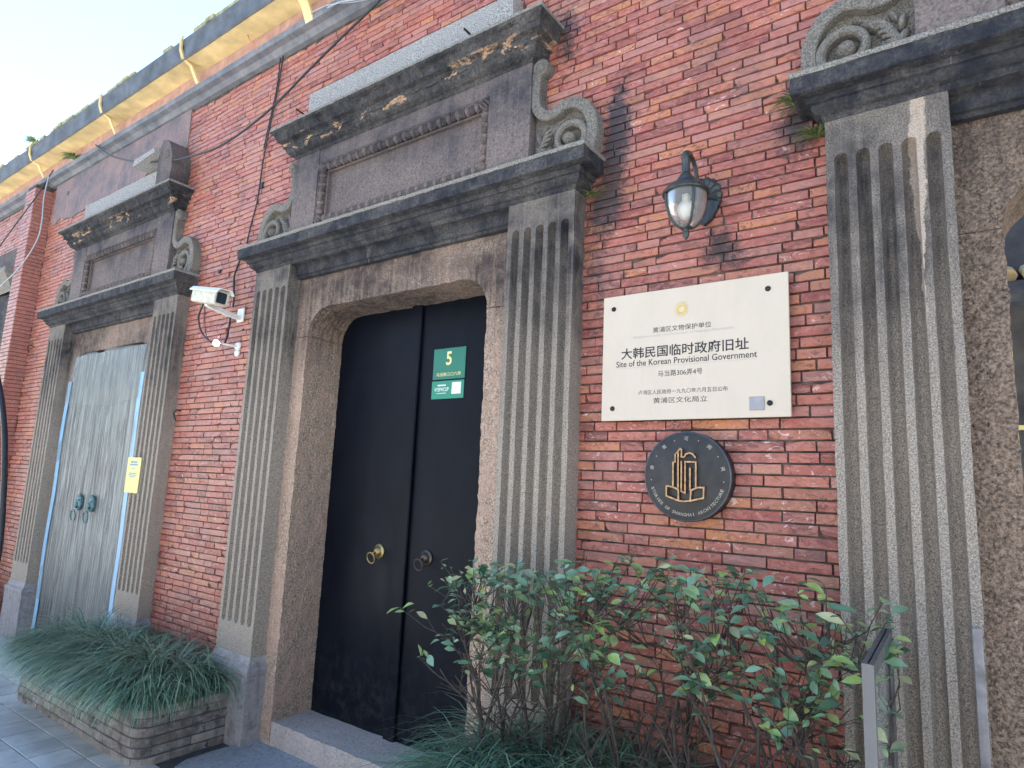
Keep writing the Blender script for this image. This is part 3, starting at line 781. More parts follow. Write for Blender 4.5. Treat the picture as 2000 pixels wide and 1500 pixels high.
# ---- middle doorway with the black double door
Pm = portal(PORT[2], 'sooty fluted stone doorway framing the closed black double door', 'm')
dz0, dz1 = .10, 2.56
for a, b in ((-3.36, -2.640), (-2.628, -1.88)):
    mb = MB(); mb.box(a, b, YD, YD+.05, dz0, dz1, bev=.004); leaf = mb.build('door_leaf', M['door'], Pm)
    if a < -3:
        mb = MB(); mb.box(-2.685, -2.600, YD-.022, YD-.0005, dz0+.004, dz1-.01, bev=.006); mb.build('meeting_strip', M['door'], leaf)
    kx = -2.83 if a < -3 else -2.46
    mb = MB(); c = (kx, YD-.001, 1.095)
    mb.lathe([(0, -.034), (.010, -.033), (.020, -.026), (.028, -.014), (.030, -.009), (.040, -.008), (.043, -.004), (.043, 0.)], c, 'y', 22); mb.ell((kx, YD-.040, 1.090), (.008, .012, .008), 8, 5)
    ring(mb, (kx-.003, YD-.052, 1.062), .030, .0038, tilt=-.25)
    mb.build('ring_knocker', M['brass'] if a < -3 else M['darkbrass'], leaf)
# ---- right doorway: open, only its left part stands in the picture
Pr = portal(PORT[3], 'grey fluted stone doorway at the right edge, its opening without a closed door', 'r')
mb = MB(); mb.box(-.047, -.0235, 2.289, 2.3065, .0, 1.165, bev=.002)
mb.build('cement_patch', M['cement'], Pr)
# ---- left doorway: weathered doors under plastic sheet
Pl = portal(PORT[1], 'browned stone doorway round the weathered door under plastic sheeting', 'l')
cxl = PORT[1]
for k, (a, b) in enumerate(((cxl-.74, cxl-.004), (cxl+.004, cxl+.68))):
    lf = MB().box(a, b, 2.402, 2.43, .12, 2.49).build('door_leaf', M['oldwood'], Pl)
    for q in range(5):
        pa = a+(b-a)*q/5; MB().box(pa+.0012, pa+(b-a)/5-.0012, 2.386+random.uniform(-.001, .001), 2.4015, .12, 2.49, bev=.0012).build('plank', M['oldwood'], lf)
    kx = cxl+(-.135 if k == 0 else .105)
    mb = MB(); mb.ell((kx, 2.372, 1.205), (.045, .026, .066), 16, 9)
    mb.ell((kx, 2.352, 1.190), (.020, .022, .024), 10, 6); mb.ell((kx-.020, 2.352, 1.222), (.012, .012, .009), 8, 5); mb.ell((kx+.020, 2.352, 1.222), (.012, .012, .009), 8, 5); mb.ell((kx, 2.340, 1.168), (.024, .014, .010), 8, 5)
    for q in range(11):
        aa = q/11*2*math.pi; mb.ell((kx+.040*math.cos(aa), 2.362, 1.208+.058*math.sin(aa)), (.010, .010, .012), 6, 4)
    ring(mb, (kx, 2.335, 1.098), .046, .0055, tilt=-.1)
    mb.build('lion_knocker', M['verdigris'], lf)
for x0, x1, nme in ((cxl-.765, cxl-.700, 0), (cxl+.625, cxl+.685, 1)):
    mb = MB(); rows = []
    for j in range(21):
        z_ = .06+2.2*j/20; sway = (.012*math.sin(j*.7) if nme == 0 else .004*math.sin(j))
        rows.append([(x0+sway, 2.378, z_), (x0+sway, 2.374, z_), (x1+sway, 2.374, z_), (x1+sway, 2.378, z_)])
    mb.grid(rows, close_v=True, smooth=False); mb.build('tape_strip', M['bluetape'], Pl)
# sheet, gathered at a nail in the middle of its top edge
def sheet_part(zb, yo, name, par):
    mb = MB(); rows = []
    for i in range(61):
        u = i/60; x = cxl-.735+1.39*u; row = []
        ztop = 2.40+.085*min(1, u*6)-.03*math.exp(-((u-.42)/.05)**2)+(.02*math.sin(u*3.1))
        if u < .05: ztop -= .12*(1-u/.05)
        zbot = zb+.02*math.sin(u*8)
        for j in range(21):
            v = j/20; z_ = ztop+(zbot-ztop)*v; g = (u-.42)
            a = math.atan2(g*1.39, (v*.5+.02)); fold = .008*math.sin(a*17)*math.exp(-abs(a)*.7)*min(1, v*3+.2)*math.exp(-v*1.2)
            row.append((x+(-.05*(1-u*6)*math.sin(v*math.pi) if u < .166 else 0), yo+fold+.002*math.sin(u*21+v*5)+nz(x, v, 2, 5, .007), z_))
        rows.append(row)
    mb.grid(rows); return mb.build(name, M['sheet'], par, None if par is not None else (cxl, 2.37, 2.2))
sh = sheet_part(.35, 2.377, 'plastic_sheet', None); sheet_part(2.03, 2.368, 'doubled_flap', sh)
tag(sh, 'grey plastic sheet gathered over the top of the weathered left door', 'sheet')
mb = MB(); mb.box(-5.213, -5.006, 2.298, 2.3035, 1.325, 1.585, bev=.001)
nt_ = thing('paper_notice', (-5.11, 2.303, 1.325), 'yellow paper notice stuck on the fluted stone beside the sheeted door', 'notice')
mb.build('sheet_of_paper', M['note'], nt_)
mb = MB()
for k, (z_, wd) in enumerate(((1.545, .10), (1.525, .12), (1.500, .05), (1.465, .12), (1.452, .13), (1.439, .09))): mb.box(-5.11-wd/2, -5.11+wd/2, 2.2970, 2.2976, z_, z_+.006+(.006 if k < 2 else 0))
mb.build('faint_print', M['blueprint'], nt_)

# ---- far left: the next doorway beyond the pier
Pf = thing('stone_doorway', (PORT[0], 2.40, 0), 'dim stone doorway edge at the far left beyond the brick pier', 'doorway', 'stone door surrounds in the brick wall')
band([(0, 3.36), (.01, 3.38), (.05, 3.42), (.06, 3.44), (.11, 3.50), (.13, 3.52), (.13, 3.575), (-.09, 3.585)], PORT[0]-1.1, -8.46, YP, 'ledge', M['cornice_top'], Pf, .05, .003)
mb = MB(); blockgrid(mb, PORT[0]-1.0, -8.48, 2.33, 2.42, 3.59, 3.88, .05, .003, 9, 'flrt'); mb.build('attic_block', M['attic'], Pf)
mb = MB(); blockgrid(mb, PORT[0]-1.0, -8.50, 2.34, 2.42, 0, 3.36, .06, .003, 9, 'flr'); mb.build('side_block', M['cornice'], Pf)
mb = MB(); mb.lathe([(0, -.02), (.05, -.01), (.08, .01), (.085, .1)], (-8.49, 2.32, 3.20), 'y', 18); mb.build('corbel', M['scroll'], Pf)

# broken stone pieces on the left doorway's top
mb = MB(); mb.prism([(cxl+.38, 3.985), (cxl+.74, 4.02), (cxl+.74, 4.06), (cxl+.40, 4.045)], 2.20, 2.40)
tag(mb.build('stone_slab', M['slab'], None, (cxl+.5, 2.3, 3.98)), 'loose grey slab lying on top of the left doorway', 'stone')
mb = MB(); mb.prism([(cxl+.72, 3.72), (cxl+.93, 3.72), (cxl+.955, 3.85), (cxl+.94, 3.97), (cxl+.90, 4.06), (cxl+.84, 4.12), (cxl+.76, 4.14), (cxl+.72, 4.06)], 2.25, 2.41); mb.lathe([(0, -.02), (.03, -.01), (.045, .01), (.045, .1)], (cxl+.86, 2.25, 3.99), 'y', 16)
tag(mb.build('stone_finial', M['attic'], None, (cxl+.8, 2.3, 3.72)), 'rounded carved stone stump on the right end of the left doorway top', 'stone')

# ------------------------------------------------------------------ lettering
def text_obj(txt, h, x, z, y, mat, parent, name='lettering', align='CENTER', width=None, bold=0., depth=.0006, rot=0., sub=None):
    cu = bpy.data.curves.new('t', 'FONT'); cu.body = txt; cu.size = 1; cu.align_x = align; cu.extrude = 0; cu.offset = bold; cu.resolution_u = 3
    tmp = bpy.data.objects.new('t', cu); COL.objects.link(tmp); dg = bpy.context.evaluated_depsgraph_get()
    me = bpy.data.meshes.new_from_object(tmp.evaluated_get(dg)); bpy.data.objects.remove(tmp)
    vs = [v.co.copy() for v in me.vertices]
    if not vs: return None
    x0 = min(v.x for v in vs); x1 = max(v.x for v in vs); z0 = min(v.y for v in vs); z1 = max(v.y for v in vs)
    sc = h/(z1-z0); sx = sc if width is None else width/(x1-x0)
    cx_ = (x0+x1)/2; cz_ = (z0+z1)/2; org = Vector(parent['_o']); cr, sr = math.cos(rot), math.sin(rot)
    for v in me.vertices:
        a, b = (v.co.x-cx_)*sx, (v.co.y-cz_)*sc
        v.co = Vector((x+a*cr-b*sr, y, z+a*sr+b*cr))-org
    me.materials.clear(); me.materials.append(mat)
    o = bpy.data.objects.new(name, me); COL.objects.link(o); o.parent = parent; o['_o'] = tuple(org); return o

# plaque
px0, px1, pz0, pz1, py = -1.258, -.523, 1.778, 2.300, 2.362
pq = thing('stone_plaque', ((px0+px1)/2, 2.37, pz0), 'large cream heritage plaque with black lettering bolted to the brick wall', 'plaque')
MB().box(px0, px1, py, py+.012, pz0, pz1, bev=.0012).build('panel', M['plaque'], pq)
def PL(u, v): return px0+(px1-px0)*u, pz1-(pz1-pz0)*v
for u, v in ((.065, .105), (.905, .105), (.905, .905), (.068, .905)):
    x, z = PL(u, v); mb = MB(); mb.lathe([(0, -.007), (.006, -.0065), (.010, -.003), (.010, .045)], (x, py, z), 'y', 14); mb.build('bolt', M['iron'], pq)
x, z = PL(.463, .175); mb = MB()
N = 40
def annul(mb, r0_, r1_, a0=0, a1=2*math.pi, n=N, y=py-.0006): 
    mb.grid([[(x+r*math.cos(a0+(a1-a0)*i/n), y, z+r*math.sin(a0+(a1-a0)*i/n)) for r in (r0_, r1_)] for i in range(n+1)], smooth=False)
annul(mb, .0105, .019); annul(mb, .0275, .0285)
for k in range(22): annul(mb, .0205, .0255, k*2*math.pi/22, k*2*math.pi/22+.15, 2)
for k in range(7): annul(mb, .0285, .0315, R(55+k*12), R(59+k*12), 2)
mb.build('emblem', M['gold'], pq)
def PT(txt, v, h, width, mat='ink', u=.463, bold=0.):
    xx, zz = PL(u, v); return text_obj(txt, h, xx, zz, py-.0007, M[mat], pq, width=width, bold=bold)
PT('黄浦区文物保护单位', .312, .0225, .235)
PT('Monument under the Protection of Huangpu Municipality', .356, .0125, .405, 'grey_ink')
PT('大韩民国临时政府旧址', .478, .047, .510, bold=.014)
PT('Site of the Korean Provisional Government', .558, .0250, .560, u=.468, bold=.006)
x0_, z_ = PL(.085, .592); x1_, _ = PL(.845, .592); MB().box(x0_, x1_, py-.0006, py-.0001, z_-.0006, z_+.0006).build('underline', M['grey_ink'], pq)
PT('马当路306弄4号', .652, .0240, .178, u=.455)
PT('卢湾区人民政府一九九〇年六月五日公布', .790, .0185, .355)
PT('黄浦区文化局立', .855, .0225, .215, u=.455)
x, z = PL(.845, .905)
MB().box(x-.026, x+.026, py-.004, py-.0003, z-.024, z+.024, bev=.001).build('metal_tag', M['steelplate'], pq)

# round bronze medallion
dx, dy, dz, dr = -.890, 2.345, 1.563, .165
dc = thing('bronze_medallion', (dx, 2.37, dz-dr), 'round dark bronze medallion with a copper building emblem below the cream plaque', 'plaque')
MB().lathe([(0, .0), (dr-.004, .0), (dr-.001, .0015), (dr, .005), (dr, .062), (0, .062)], (dx, dy, dz), 'y', 72).build('disc', M['disc'], dc)
MB().lathe([(dr-.0035, -.0012), (dr+.0012, -.0008), (dr+.0016, .006), (dr+.0008, .007)], (dx, dy, dz), 'y', 72).build('rim', M['discrim'], dc)
S_ = .33/1100.            # logo pixels of the photograph -> metres (disc is 1100 px wide in the study crop)
def LG(a, b): return (dx+(a-955)*S_*1.0, dz-(b-735)*S_)
mb = MB()
def line(pts, wd=.0058, h=.014):
    q = [LG(*p) for p in pts]
    for (xa, za), (xb, zb) in zip(q, q[1:]):
        L = math.hypot(xb-xa, zb-za); ux, uz = (xb-xa)/L, (zb-za)/L; e = wd/2*.9; nx_, nz_ = -uz*wd/2, ux*wd/2
        xa2, za2, xb2, zb2 = xa-ux*e, za-uz*e, xb+ux*e, zb+uz*e
        hj = h+random.uniform(-.0006, .0006)
        mb.prism([(xa2+nx_, za2+nz_), (xb2+nx_, zb2+nz_), (xb2-nx_, zb2-nz_), (xa2-nx_, za2-nz_)], dy-hj, dy-.0002)
line([(800, 860), (800, 570), (828, 560), (828, 470), (890, 400), (908, 410), (908, 500), (945, 500), (965, 465), (1005, 450), (1050, 462), (1085, 505)])
line([(865, 450), (865, 870)]); line([(908, 560), (908, 920), (955, 940)]); line([(955, 930), (955, 560), (1090, 560), (1090, 870)]); line([(1018, 640), (1018, 900)])
line([(715, 865), (715, 985), (870, 1035), (870, 900), (790, 870), (715, 862)]); line([(870, 1035), (930, 1042), (1025, 1030), (1185, 990), (1190, 865), (1110, 868), (1030, 905), (1020, 1030)])
mb.build('building_emblem', M['copper'], dc)
def arc_text(chars, r, a0, a1, h, flip, mat):
    n = len(chars)
    for i, ch in enumerate(chars):
        if ch == ' ': continue
        a = a0+(a1-a0)*i/(n-1); 
        rot = (a+math.pi/2) if flip else (a-math.pi/2)
        hh = h*.28 if ch == '·' else h
        text_obj(ch, hh, dx+r*math.cos(a), dz+r*math.sin(a), dy-.0006, M[mat], dc, 'letter', rot=rot, bold=.01, width=(hh if ch == '·' else (h*.22 if ch == 'I' else h*.8 if flip else h)))
arc_text('·建·筑·可·阅·读·', .139, R(187), R(-7), .0155, False, 'pale_copper')
arc_text('STORIES OF SHANGHAI ARCHITECTURE', .140, R(200), R(340), .0112, True, 'pale_copper')

# house number plates on the black door
gp = thing('house_number_plate', (-2.375, YD-.003, 2.09), 'green house number plate reading 5 on the black door', 'sign')
MB().box(-2.498, -2.262, YD-.0045, YD-.0008, 2.070, 2.247, bev=.001).build('plate', M['green'], gp)
text_obj('5', .078, -2.382, 2.188, YD-.0052, M['gold_text'], gp, width=.040, bold=.02)
text_obj('马当路三〇六弄', .021, -2.380, 2.098, YD-.0052, M['gold_text'], gp, width=.180, bold=.006)
gp = thing('service_plate', (-2.375, YD-.003, 1.97), 'small bright green plate with white print below the number 5 plate', 'sign')
MB().box(-2.500, -2.264, YD-.0045, YD-.0008, 1.960, 2.062, bev=.001).build('plate', M['green2'], gp)
text_obj('VYSFWCUP', .022, -2.425, 2.013, YD-.0052, M['white_text'], gp, width=.105, bold=.01)
MB().box(-2.455, -2.395, YD-.0052, YD-.0047, 2.033, 2.040).build('print_bar', M['white_text'], gp); MB().box(-2.460, -2.392, YD-.0052, YD-.0047, 1.990, 1.993).build('print_bar', M['white_text'], gp)
MB().box(-2.350, -2.284, YD-.0052, YD-.0047, 1.985, 2.050).build('white_label', M['white_text'], gp)

# ------------------------------------------------------------------ wall lantern
lx, ly = -.835, 2.19
lp = thing('wall_lantern', (lx, YB, 2.6), 'old green metal lantern with ribbed glass on the brick wall above the cream plaque', 'lamp')
mb = MB(); rows = []                                                # fan-shaped back plate
for i in range(37):
    t_ = i/36; a = R(200)-R(220)*t_; fan = .5+.5*math.cos(t_*18*2*math.pi/2)
    row = []
    for r_, yy in ((0, .022), (.035, .022+.004*fan), (.070, .018+.007*fan), (.082+.006*fan, .010+.003*fan), (.083+.006*fan, 0)):
        row.append((lx+r_*math.cos(a)*.80, YB-yy-.004, 2.660+r_*math.sin(a)*1.0))
    rows.append(row)
mb.grid(rows, smooth=False)
mb.prism([(lx-.066, 2.636), (lx-.052, 2.600), (lx-.030, 2.565), (lx, 2.545), (lx+.030, 2.565), (lx+.052, 2.600), (lx+.066, 2.636), (lx, 2.672)], YB-.022, YB+.002)
mb.build('back_plate', M['lampmetal'], lp)
mb = MB(); pts = smoothpts([(lx, YB-.02, 2.645), (lx, YB-.055, 2.655), (lx, YB-.090, 2.70), (lx, YB-.125, 2.755), (lx, YB-.175, 2.772), (lx, ly-.004, 2.750), (lx, ly, 2.715), (lx, ly, 2.670)], 6)
mb.tube(pts, [.0085]*22+[.0085+.0065*min(1, max(0, (i-22)/8)) for i in range(22, len(pts))], 10)
mb.build('arm', M['lampmetal'], lp)
mb = MB(); mb.lathe([(.0, .0815), (.014, .081), (.016, .074), (.022, .070), (.022, .064), (.030, .058), (.033, .050), (.033, .042), (.046, .034), (.066, .024), (.078, .012), (.0865, 0.), (.0865, -.007), (.080, -.009), (.0, -.004)], (lx, ly, 2.601), 'z', 32)
mb.build('cap', M['lampmetal'], lp)
prof = [(.0735, .0), (.0735, -.02), (.070, -.05), (.062, -.080), (.048, -.105), (.030, -.122), (.016, -.128)]
mb = MB(); rows = []
for r_, h_ in prof: rows.append([(lx+(r_+.0012*(k % 2))*math.cos(2*math.pi*k/72), ly+(r_+.0012*(k % 2))*math.sin(2*math.pi*k/72), 2.592+h_) for k in range(72)])
mb.grid(rows, close_v=True, smooth=True); mb.build('glass_bowl', M['glass'], lp)
for k in range(4):
    a = R(42)+k*math.pi/2; mb = MB()
    mb.tube([(lx+(r_+.003)*math.cos(a), ly+(r_+.003)*math.sin(a), 2.592+h_) for r_, h_ in prof], .0052, 6); mb.build('rib', M['lampmetal'], lp)
mb = MB(); mb.lathe([(.0, .004), (.020, .002), (.022, -.004), (.014, -.009), (.009, -.014), (.012, -.020), (.0125, -.030), (.008, -.040), (.003, -.048), (0, -.050)], (lx, ly, 2.468), 'z', 16); mb.build('finial', M['lampmetal'], lp)
mb = MB(); mb.ell((lx, ly, 2.535), (.031, .031, .040), 14, 9); mb.box(lx-.012, lx+.012, ly-.012, ly+.012, 2.562, 2.595, bev=.003); mb.build('bulb', M['bulb'], lp)

# ------------------------------------------------------------------ surveillance camera and flood lamp
cc = thing('surveillance_camera', (-4.06, YB, 2.57), 'boxy cream surveillance camera with sun shield on a wall arm left of the black door', 'camera')
MB().box(-4.10, -4.025, YB-.014, YB-.001, 2.522, 2.618, bev=.003).build('wall_plate', M['white'], cc)
mb = MB(); rows = []
for y, z in ((YB-.012, 2.548), (YB-.10, 2.556), (YB-.245, 2.583), (YB-.262, 2.590)): rows.append([(-4.075, y, z-.014), (-4.045, y, z-.014), (-4.045, y, z+.014), (-4.075, y, z+.014)])
mb.grid(rows, close_v=True, smooth=False); mb.add(rows[-1], [(0, 1, 2, 3)]); mb.lathe([(0, -.01), (.017, -.01), (.017, .012), (.012, .022), (.012, .035), (0, .035)], (-4.06, YB-.25, 2.592), 'z', 12); mb.build('arm', M['white'], cc)
ang = R(-11); ca, sa = math.cos(ang), math.sin(ang)
def CM(u, y, h): return (-4.14+u*ca-h*sa, y, 2.652+u*sa+h*ca)       # u along the body towards +x, h up
def cbox(mb, u0, u1, y0, y1, h0, h1): 
    vs = [CM(u, y, h) for u in (u0, u1) for y in (y0, y1) for h in (h0, h1)]
    mb.add(vs, [(0, 1, 3, 2), (4, 6, 7, 5), (0, 4, 5, 1), (2, 3, 7, 6), (0, 2, 6, 4), (1, 5, 7, 3)])
mb = MB(); cs = [(2.075, -.040), (2.085, -.050), (2.155, -.050), (2.165, -.040), (2.165, .030), (2.155, .042), (2.085, .042), (2.075, .030)]
rows = [[CM(u, y, h) for y, h in cs] for u in (.012, .31)]; mb.grid(rows, close_v=True, smooth=False); mb.add(rows[0], [tuple(range(8))[::-1]])
ins = [[CM(.31, 2.12+(y-2.12)*.80, h*.78-.001) for y, h in cs], [CM(.300, 2.12+(y-2.12)*.78, h*.76-.001) for y, h in cs]]
mb.grid([rows[1]]+ins, close_v=True, smooth=False); body = mb.build('housing', M['cream'], cc)
mb = MB(); mb.add([CM(.3005, 2.12+(y-2.12)*.78, h*.76-.001) for y, h in cs], [tuple(range(8))]); mb.build('window', M['lens'], body)
mb = MB(); sc2 = [(2.062, .022), (2.062, .030), (2.082, .052), (2.158, .052), (2.178, .030), (2.178, .022), (2.174, .022), (2.174, .028), (2.155, .047), (2.085, .047), (2.066, .028), (2.066, .022)]
rows = [[CM(u, y, h) for y, h in sc2] for u in (-.005, .345)]; mb.grid(rows, close_v=True, smooth=False)
for r_, f in ((rows[0], 1), (rows[1], 0)): mb.add(r_, [(0, 1, 10, 11), (1, 2, 9, 10), (2, 3, 8, 9), (3, 4, 7, 8), (4, 5, 6, 7)])
mb.build('sun_shield', M['white'], cc)
fl = thing('flood_lamp', (-4.06, YB, 2.34), 'small white flood lamp shining below the surveillance camera', 'lamp')
mb = MB(); mb.lathe([(0, -.02), (.022, -.018), (.03, -.004), (.03, -.001)], (-4.06, YB, 2.355), 'y', 14); mb.lathe([(0, -.016), (.02, -.014), (.026, -.004), (.026, -.001)], (-4.063, YB, 2.308), 'y', 12); mb.build('wall_plate', M['white'], fl)
mb = MB(); mb.tube([(-4.06, YB-.012, 2.352), (-4.06, YB-.15, 2.348), (-4.06, 2.255, 2.345)], .007, 8); mb.build('arm', M['white'], fl)
d = (EYE-Vector((-4.06, 2.24, 2.344))).normalized()
mb = MB(); mb.tube([Vector((-4.06, 2.24, 2.344))-d*.04, Vector((-4.06, 2.24, 2.344))+d*.03], .022, 16); mb.build('lamp_head', M['white'], fl)
le = bpy.data.materials.new('lit_lamp_face'); le.use_nodes = True; b_ = le.node_tree.nodes['Principled BSDF']; b_.inputs['Emission Color'].default_value = (1, .96, .86, 1); b_.inputs['Emission Strength'].default_value = 30
mb = MB(); mb.tube([Vector((-4.06, 2.24, 2.344))+d*.0302, Vector((-4.06, 2.24, 2.344))+d*.034], .016, 16); mb.build('lit_face', le, fl)

# ------------------------------------------------------------------ cables
def ray(p): 
    v = rt*((p[0]-1000)/FPX)+up*((750-p[1])/FPX)+f_; return v
def onY(p, Y): v = ray(p); return EYE+v*(Y/v.y)
def cable(pts, Y, r_, mat, label, name='cable', n=6, group=None):
    q = smoothpts([onY(p, Y if not hasattr(Y, '__len__') else Y[i]) for i, p in enumerate(pts)], n)
    mb = MB(); mb.tube(q, r_, 6); o = mb.build(name, M[mat], None, tuple(q[0])); return tag(o, label, 'cable', group)
cable([(187, 283), (215, 303), (255, 314), (300, 317), (350, 311), (430, 285), (520, 220), (600, 140), (665, 75), (740, 2), (770, -40)], [2.29]+[2.26]*10, .0075, 'cable', 'black cable sagging diagonally across the brick wall from the ledge')
cable([(560, 65), (553, 110), (545, 160), (535, 210), (524, 262), (513, 320), (503, 390), (490, 440), (482, 476)], 2.388, .0048, 'cable', 'thin black cable running down the bricks beside the middle cornice')
cable([(549, 90), (546, 130), (540, 175), (527, 235), (515, 290)], 2.392, .0038, 'cable', 'shorter thin cable twisted with the one beside the middle cornice')
cable([(470, 505), (462, 525), (457, 545), (457, 580), (455, 600)], 2.385, .0065, 'cable', 'black cable dropping behind the surveillance camera')
cable([(451, 612), (447, 640), (441, 665), (436, 672), (425, 671)], [2.385, 2.38, 2.34, 2.30, 2.27], .0065, 'cable', 'black cable feeding the flood lamp from above')
cable([(398, 592), (390, 610), (388, 625), (392, 645), (402, 660), (412, 668)], [2.14, 2.18, 2.22, 2.24, 2.24, 2.23], .0065, 'cable', 'looped black cable between camera and flood lamp')
cable([(400, 596), (400, 625), (402, 650), (408, 664)], [2.15, 2.2, 2.23, 2.23], .003, 'cable', 'thin wire beside the looped cable under the camera')
cable([(104, 332), (70, 385), (35, 432), (0, 480), (-30, 520)], 2.18, .006, 'cable', 'dark cable slanting down from the eave at the far left')
cable([(95, 345), (86, 385), (82, 430), (72, 470), (40, 520), (0, 560), (-30, 590)], 2.17, .006, 'palecable', 'pale cable curving down past the brick pier')
cable([(-14, 700), (0, 762), (8, 830), (9, 900), (6, 980), (0, 1060), (-10, 1120)], 2.05, .024, 'cable', 'thick black hose hanging at the far left edge')
cable([(480, 48), (484, 70), (492, 85), (504, 98)], [2.30, 2.29, 2.285, 2.30], .004, 'orange', 'short orange cable hanging under the eave')
cable([(640, 15), (665, 4), (700, -2), (740, -12)], 2.27, .006, 'palecable', 'pale bunch of cable at the top of the wall by the wide bracket')
cable([(598, 30), (640, 10), (690, 4), (730, -4)], 2.285, .004, 'palecable', 'thin pale cable along the ledge at the top of the wall')
# holes and iron pegs in the brickwork
for p, s in (((133, 377), .022), ((509, 362), .022), ((427, 530), .014)):
    q = onY(p, 2.388); mb = MB(); mb.prism([(q.x-s, q.z-s*.8), (q.x+s*.9, q.z-s), (q.x+s, q.z+s*.9), (q.x-s*.8, q.z+s)], 2.3875, 2.402)
    mb.build('dark_hole', M['rubber'], wall)
for p, lb in (((350, 808), 'rusty bent iron hook in the bricks right of the sheeted doorway'), ((62, 680), 'small iron peg on the bricks left of the sheeted doorway')):
    q = onY(p, 2.39); mb = MB(); mb.tube(smoothpts([(q.x, 2.40, q.z+.02), (q.x, 2.37, q.z+.025), (q.x-.03, 2.365, q.z), (q.x, 2.37, q.z-.05)], 4), .005, 6)
    tag(mb.build('iron_hook', M['iron'], None, tuple(q)), lb, 'hook')
for (x, z), lb in (((-3.36, 3.78), 'thin iron rod sticking out at the left end of the middle doorway top'), ((-1.98, 3.77), 'thin iron rod sticking out near the right end of the middle doorway top')):
    mb = MB(); mb.tube([(x, 2.33, z-.03), (x-.03, 2.21, z+.01)], .006, 6); tag(mb.build('iron_rod', M['iron'], None, (x, 2.33, z)), lb, 'rod')

# ------------------------------------------------------------------ brick planters
def planter(x0, x1, y0, y1, h, label):
    P = thing('brick_planter', ((x0+x1)/2, (y0+y1)/2, 0), label, 'planter')
    mb = MB(); rc = .085
    def outline(off):
        pts = [(x0+off, y1), (x0+off, y0+off)]; n = 6
        for i in range(n+1):
            a = -math.pi/2+math.pi/2*i/n; pts.append((x1-rc+(rc-off)*math.cos(a), y0+rc+(rc-off)*math.sin(a)))
        pts.append((x1-off, y1)); return pts
    o1 = outline(.006); mb.grid([[(x, y, -.03) for x, y in o1], [(x, y, h-.03) for x, y in o1]], smooth=False); mb.build('core', M['grout'], P)
    bh = h/5.4; cnt = 0
    def path(s_):          # front line, round corner, right end
        L1 = (x1-rc)-x0; L2 = rc*math.pi/2
        if s_ <= L1: return (x0+s_, y0), (0, -1)
        if s_ <= L1+L2: a = -math.pi/2+(s_-L1)/rc; return (x1-rc+rc*math.cos(a), y0+rc+rc*math.sin(a)), (math.cos(a), math.sin(a))
        return (x1, y0+rc+(s_-L1-L2)), (1, 0)
    Ltot = (x1-rc-x0)+rc*math.pi/2+(y1-y0-rc)
    for c in range(6):
        z0 = c*bh-.012; z1 = z0+bh-.005; s_ = -(0.0 if c % 2 else .10)
        if c == 5: z1 = h+.012
        while s_ < Ltot:
            L = random.uniform(.19, .215); a = max(0, s_); b = min(Ltot, s_+L-.005); s_ += L
            if b-a < .02: continue
            n = max(2, int((b-a)/.04)); rows = []; off = random.uniform(-.003, .003)+(-.012 if c == 5 else 0); q = []
            for i in range(n+1):
                (x, y), (nx_, ny_) = path(a+(b-a)*i/n); j = random.uniform(-.002, .002); e = .003 if i in (0, n) else 0
                def pt(o_, z): return (x-nx_*o_, y-ny_*o_, z)
                rows.append([pt(.05, z0+.002), pt(off+j+e+.002, z0+.002), pt(off+j+e-.001, z0+.008), pt(off+j+e, (z0+z1)/2+random.uniform(-.004, .004)), pt(off+j+e-.001, z1-.006), pt(off+j+e+.002, z1), pt(.10 if c == 5 else .05, z1)])
            mb = MB(); mb.grid(rows, smooth=False, tone=random.random()); cnt += 1
            mb.add(rows[0], [tuple(range(7))], tone=.3); mb.add(rows[-1], [tuple(range(6, -1, -1))], tone=.3)
            mb.build('brick', M['greybrick'], P)
    MB().box(x0+.05, x1-.05, y0+.05, y1, h-.08, h-.03).build('soil', M['soil'], P)
    return P
planter(-5.16, -3.565, 1.79, 2.285, .262, 'low grey brick planter with a rounded corner, filled with drooping grass')
planter(-9.6, -7.52, 1.80, 2.235, .262, 'grey brick planter cut off by the left edge of the picture')

planter(-1.62, -.30, 1.79, 2.285, .395, 'grey brick planter under the row of shrubs at the bottom of the picture')

# ------------------------------------------------------------------ grasses
def blade(mb, base, dir_, L, lift, wd, tone, nseg=6):
    x, y, z = base; dx_, dy_ = math.cos(dir_), math.sin(dir_); px_, py_ = -dy_, dx_; rows = []; th = lift; cx_, cz_ = 0, 0; st = L/nseg; bend = random.uniform(.75, 1.25)*(lift+.75)/nseg*1.25
    tw = random.uniform(-.6, .6)
    for i in range(nseg+1):
        wv = wd*(1-(i/nseg)**2.2*.95)/2; ex = tw*cz_*.0
        rows.append([(x+dx_*cx_+px_*wv, y+dy_*cx_+py_*wv, z+cz_), (x+dx_*cx_-px_*wv, y+dy_*cx_-py_*wv, z+cz_)])
        cx_ += math.cos(th)*st; cz_ += math.sin(th)*st; th -= bend
    mb.grid(rows, smooth=True, tone=tone)
def tuft(mb, c, n, L, spread, wd=.0042, bias=None, lift=(.7, 1.45), br=.05):
    for _ in range(n):
        a = random.uniform(0, 2*math.pi)
        if bias is not None and random.random() < .62: a = random.gauss(bias, .55)
        r_ = random.uniform(0, br); b = (c[0]+r_*math.cos(a+random.uniform(-.5, .5)), c[1]+r_*math.sin(a), c[2])
        blade(mb, b, a, L*random.uniform(.65, 1.15), random.uniform(*lift), wd*random.uniform(.7, 1.3), min(1, max(0, random.gauss(.50, .27)+(.25 if random.random() < .06 else 0))))
gr = MB()
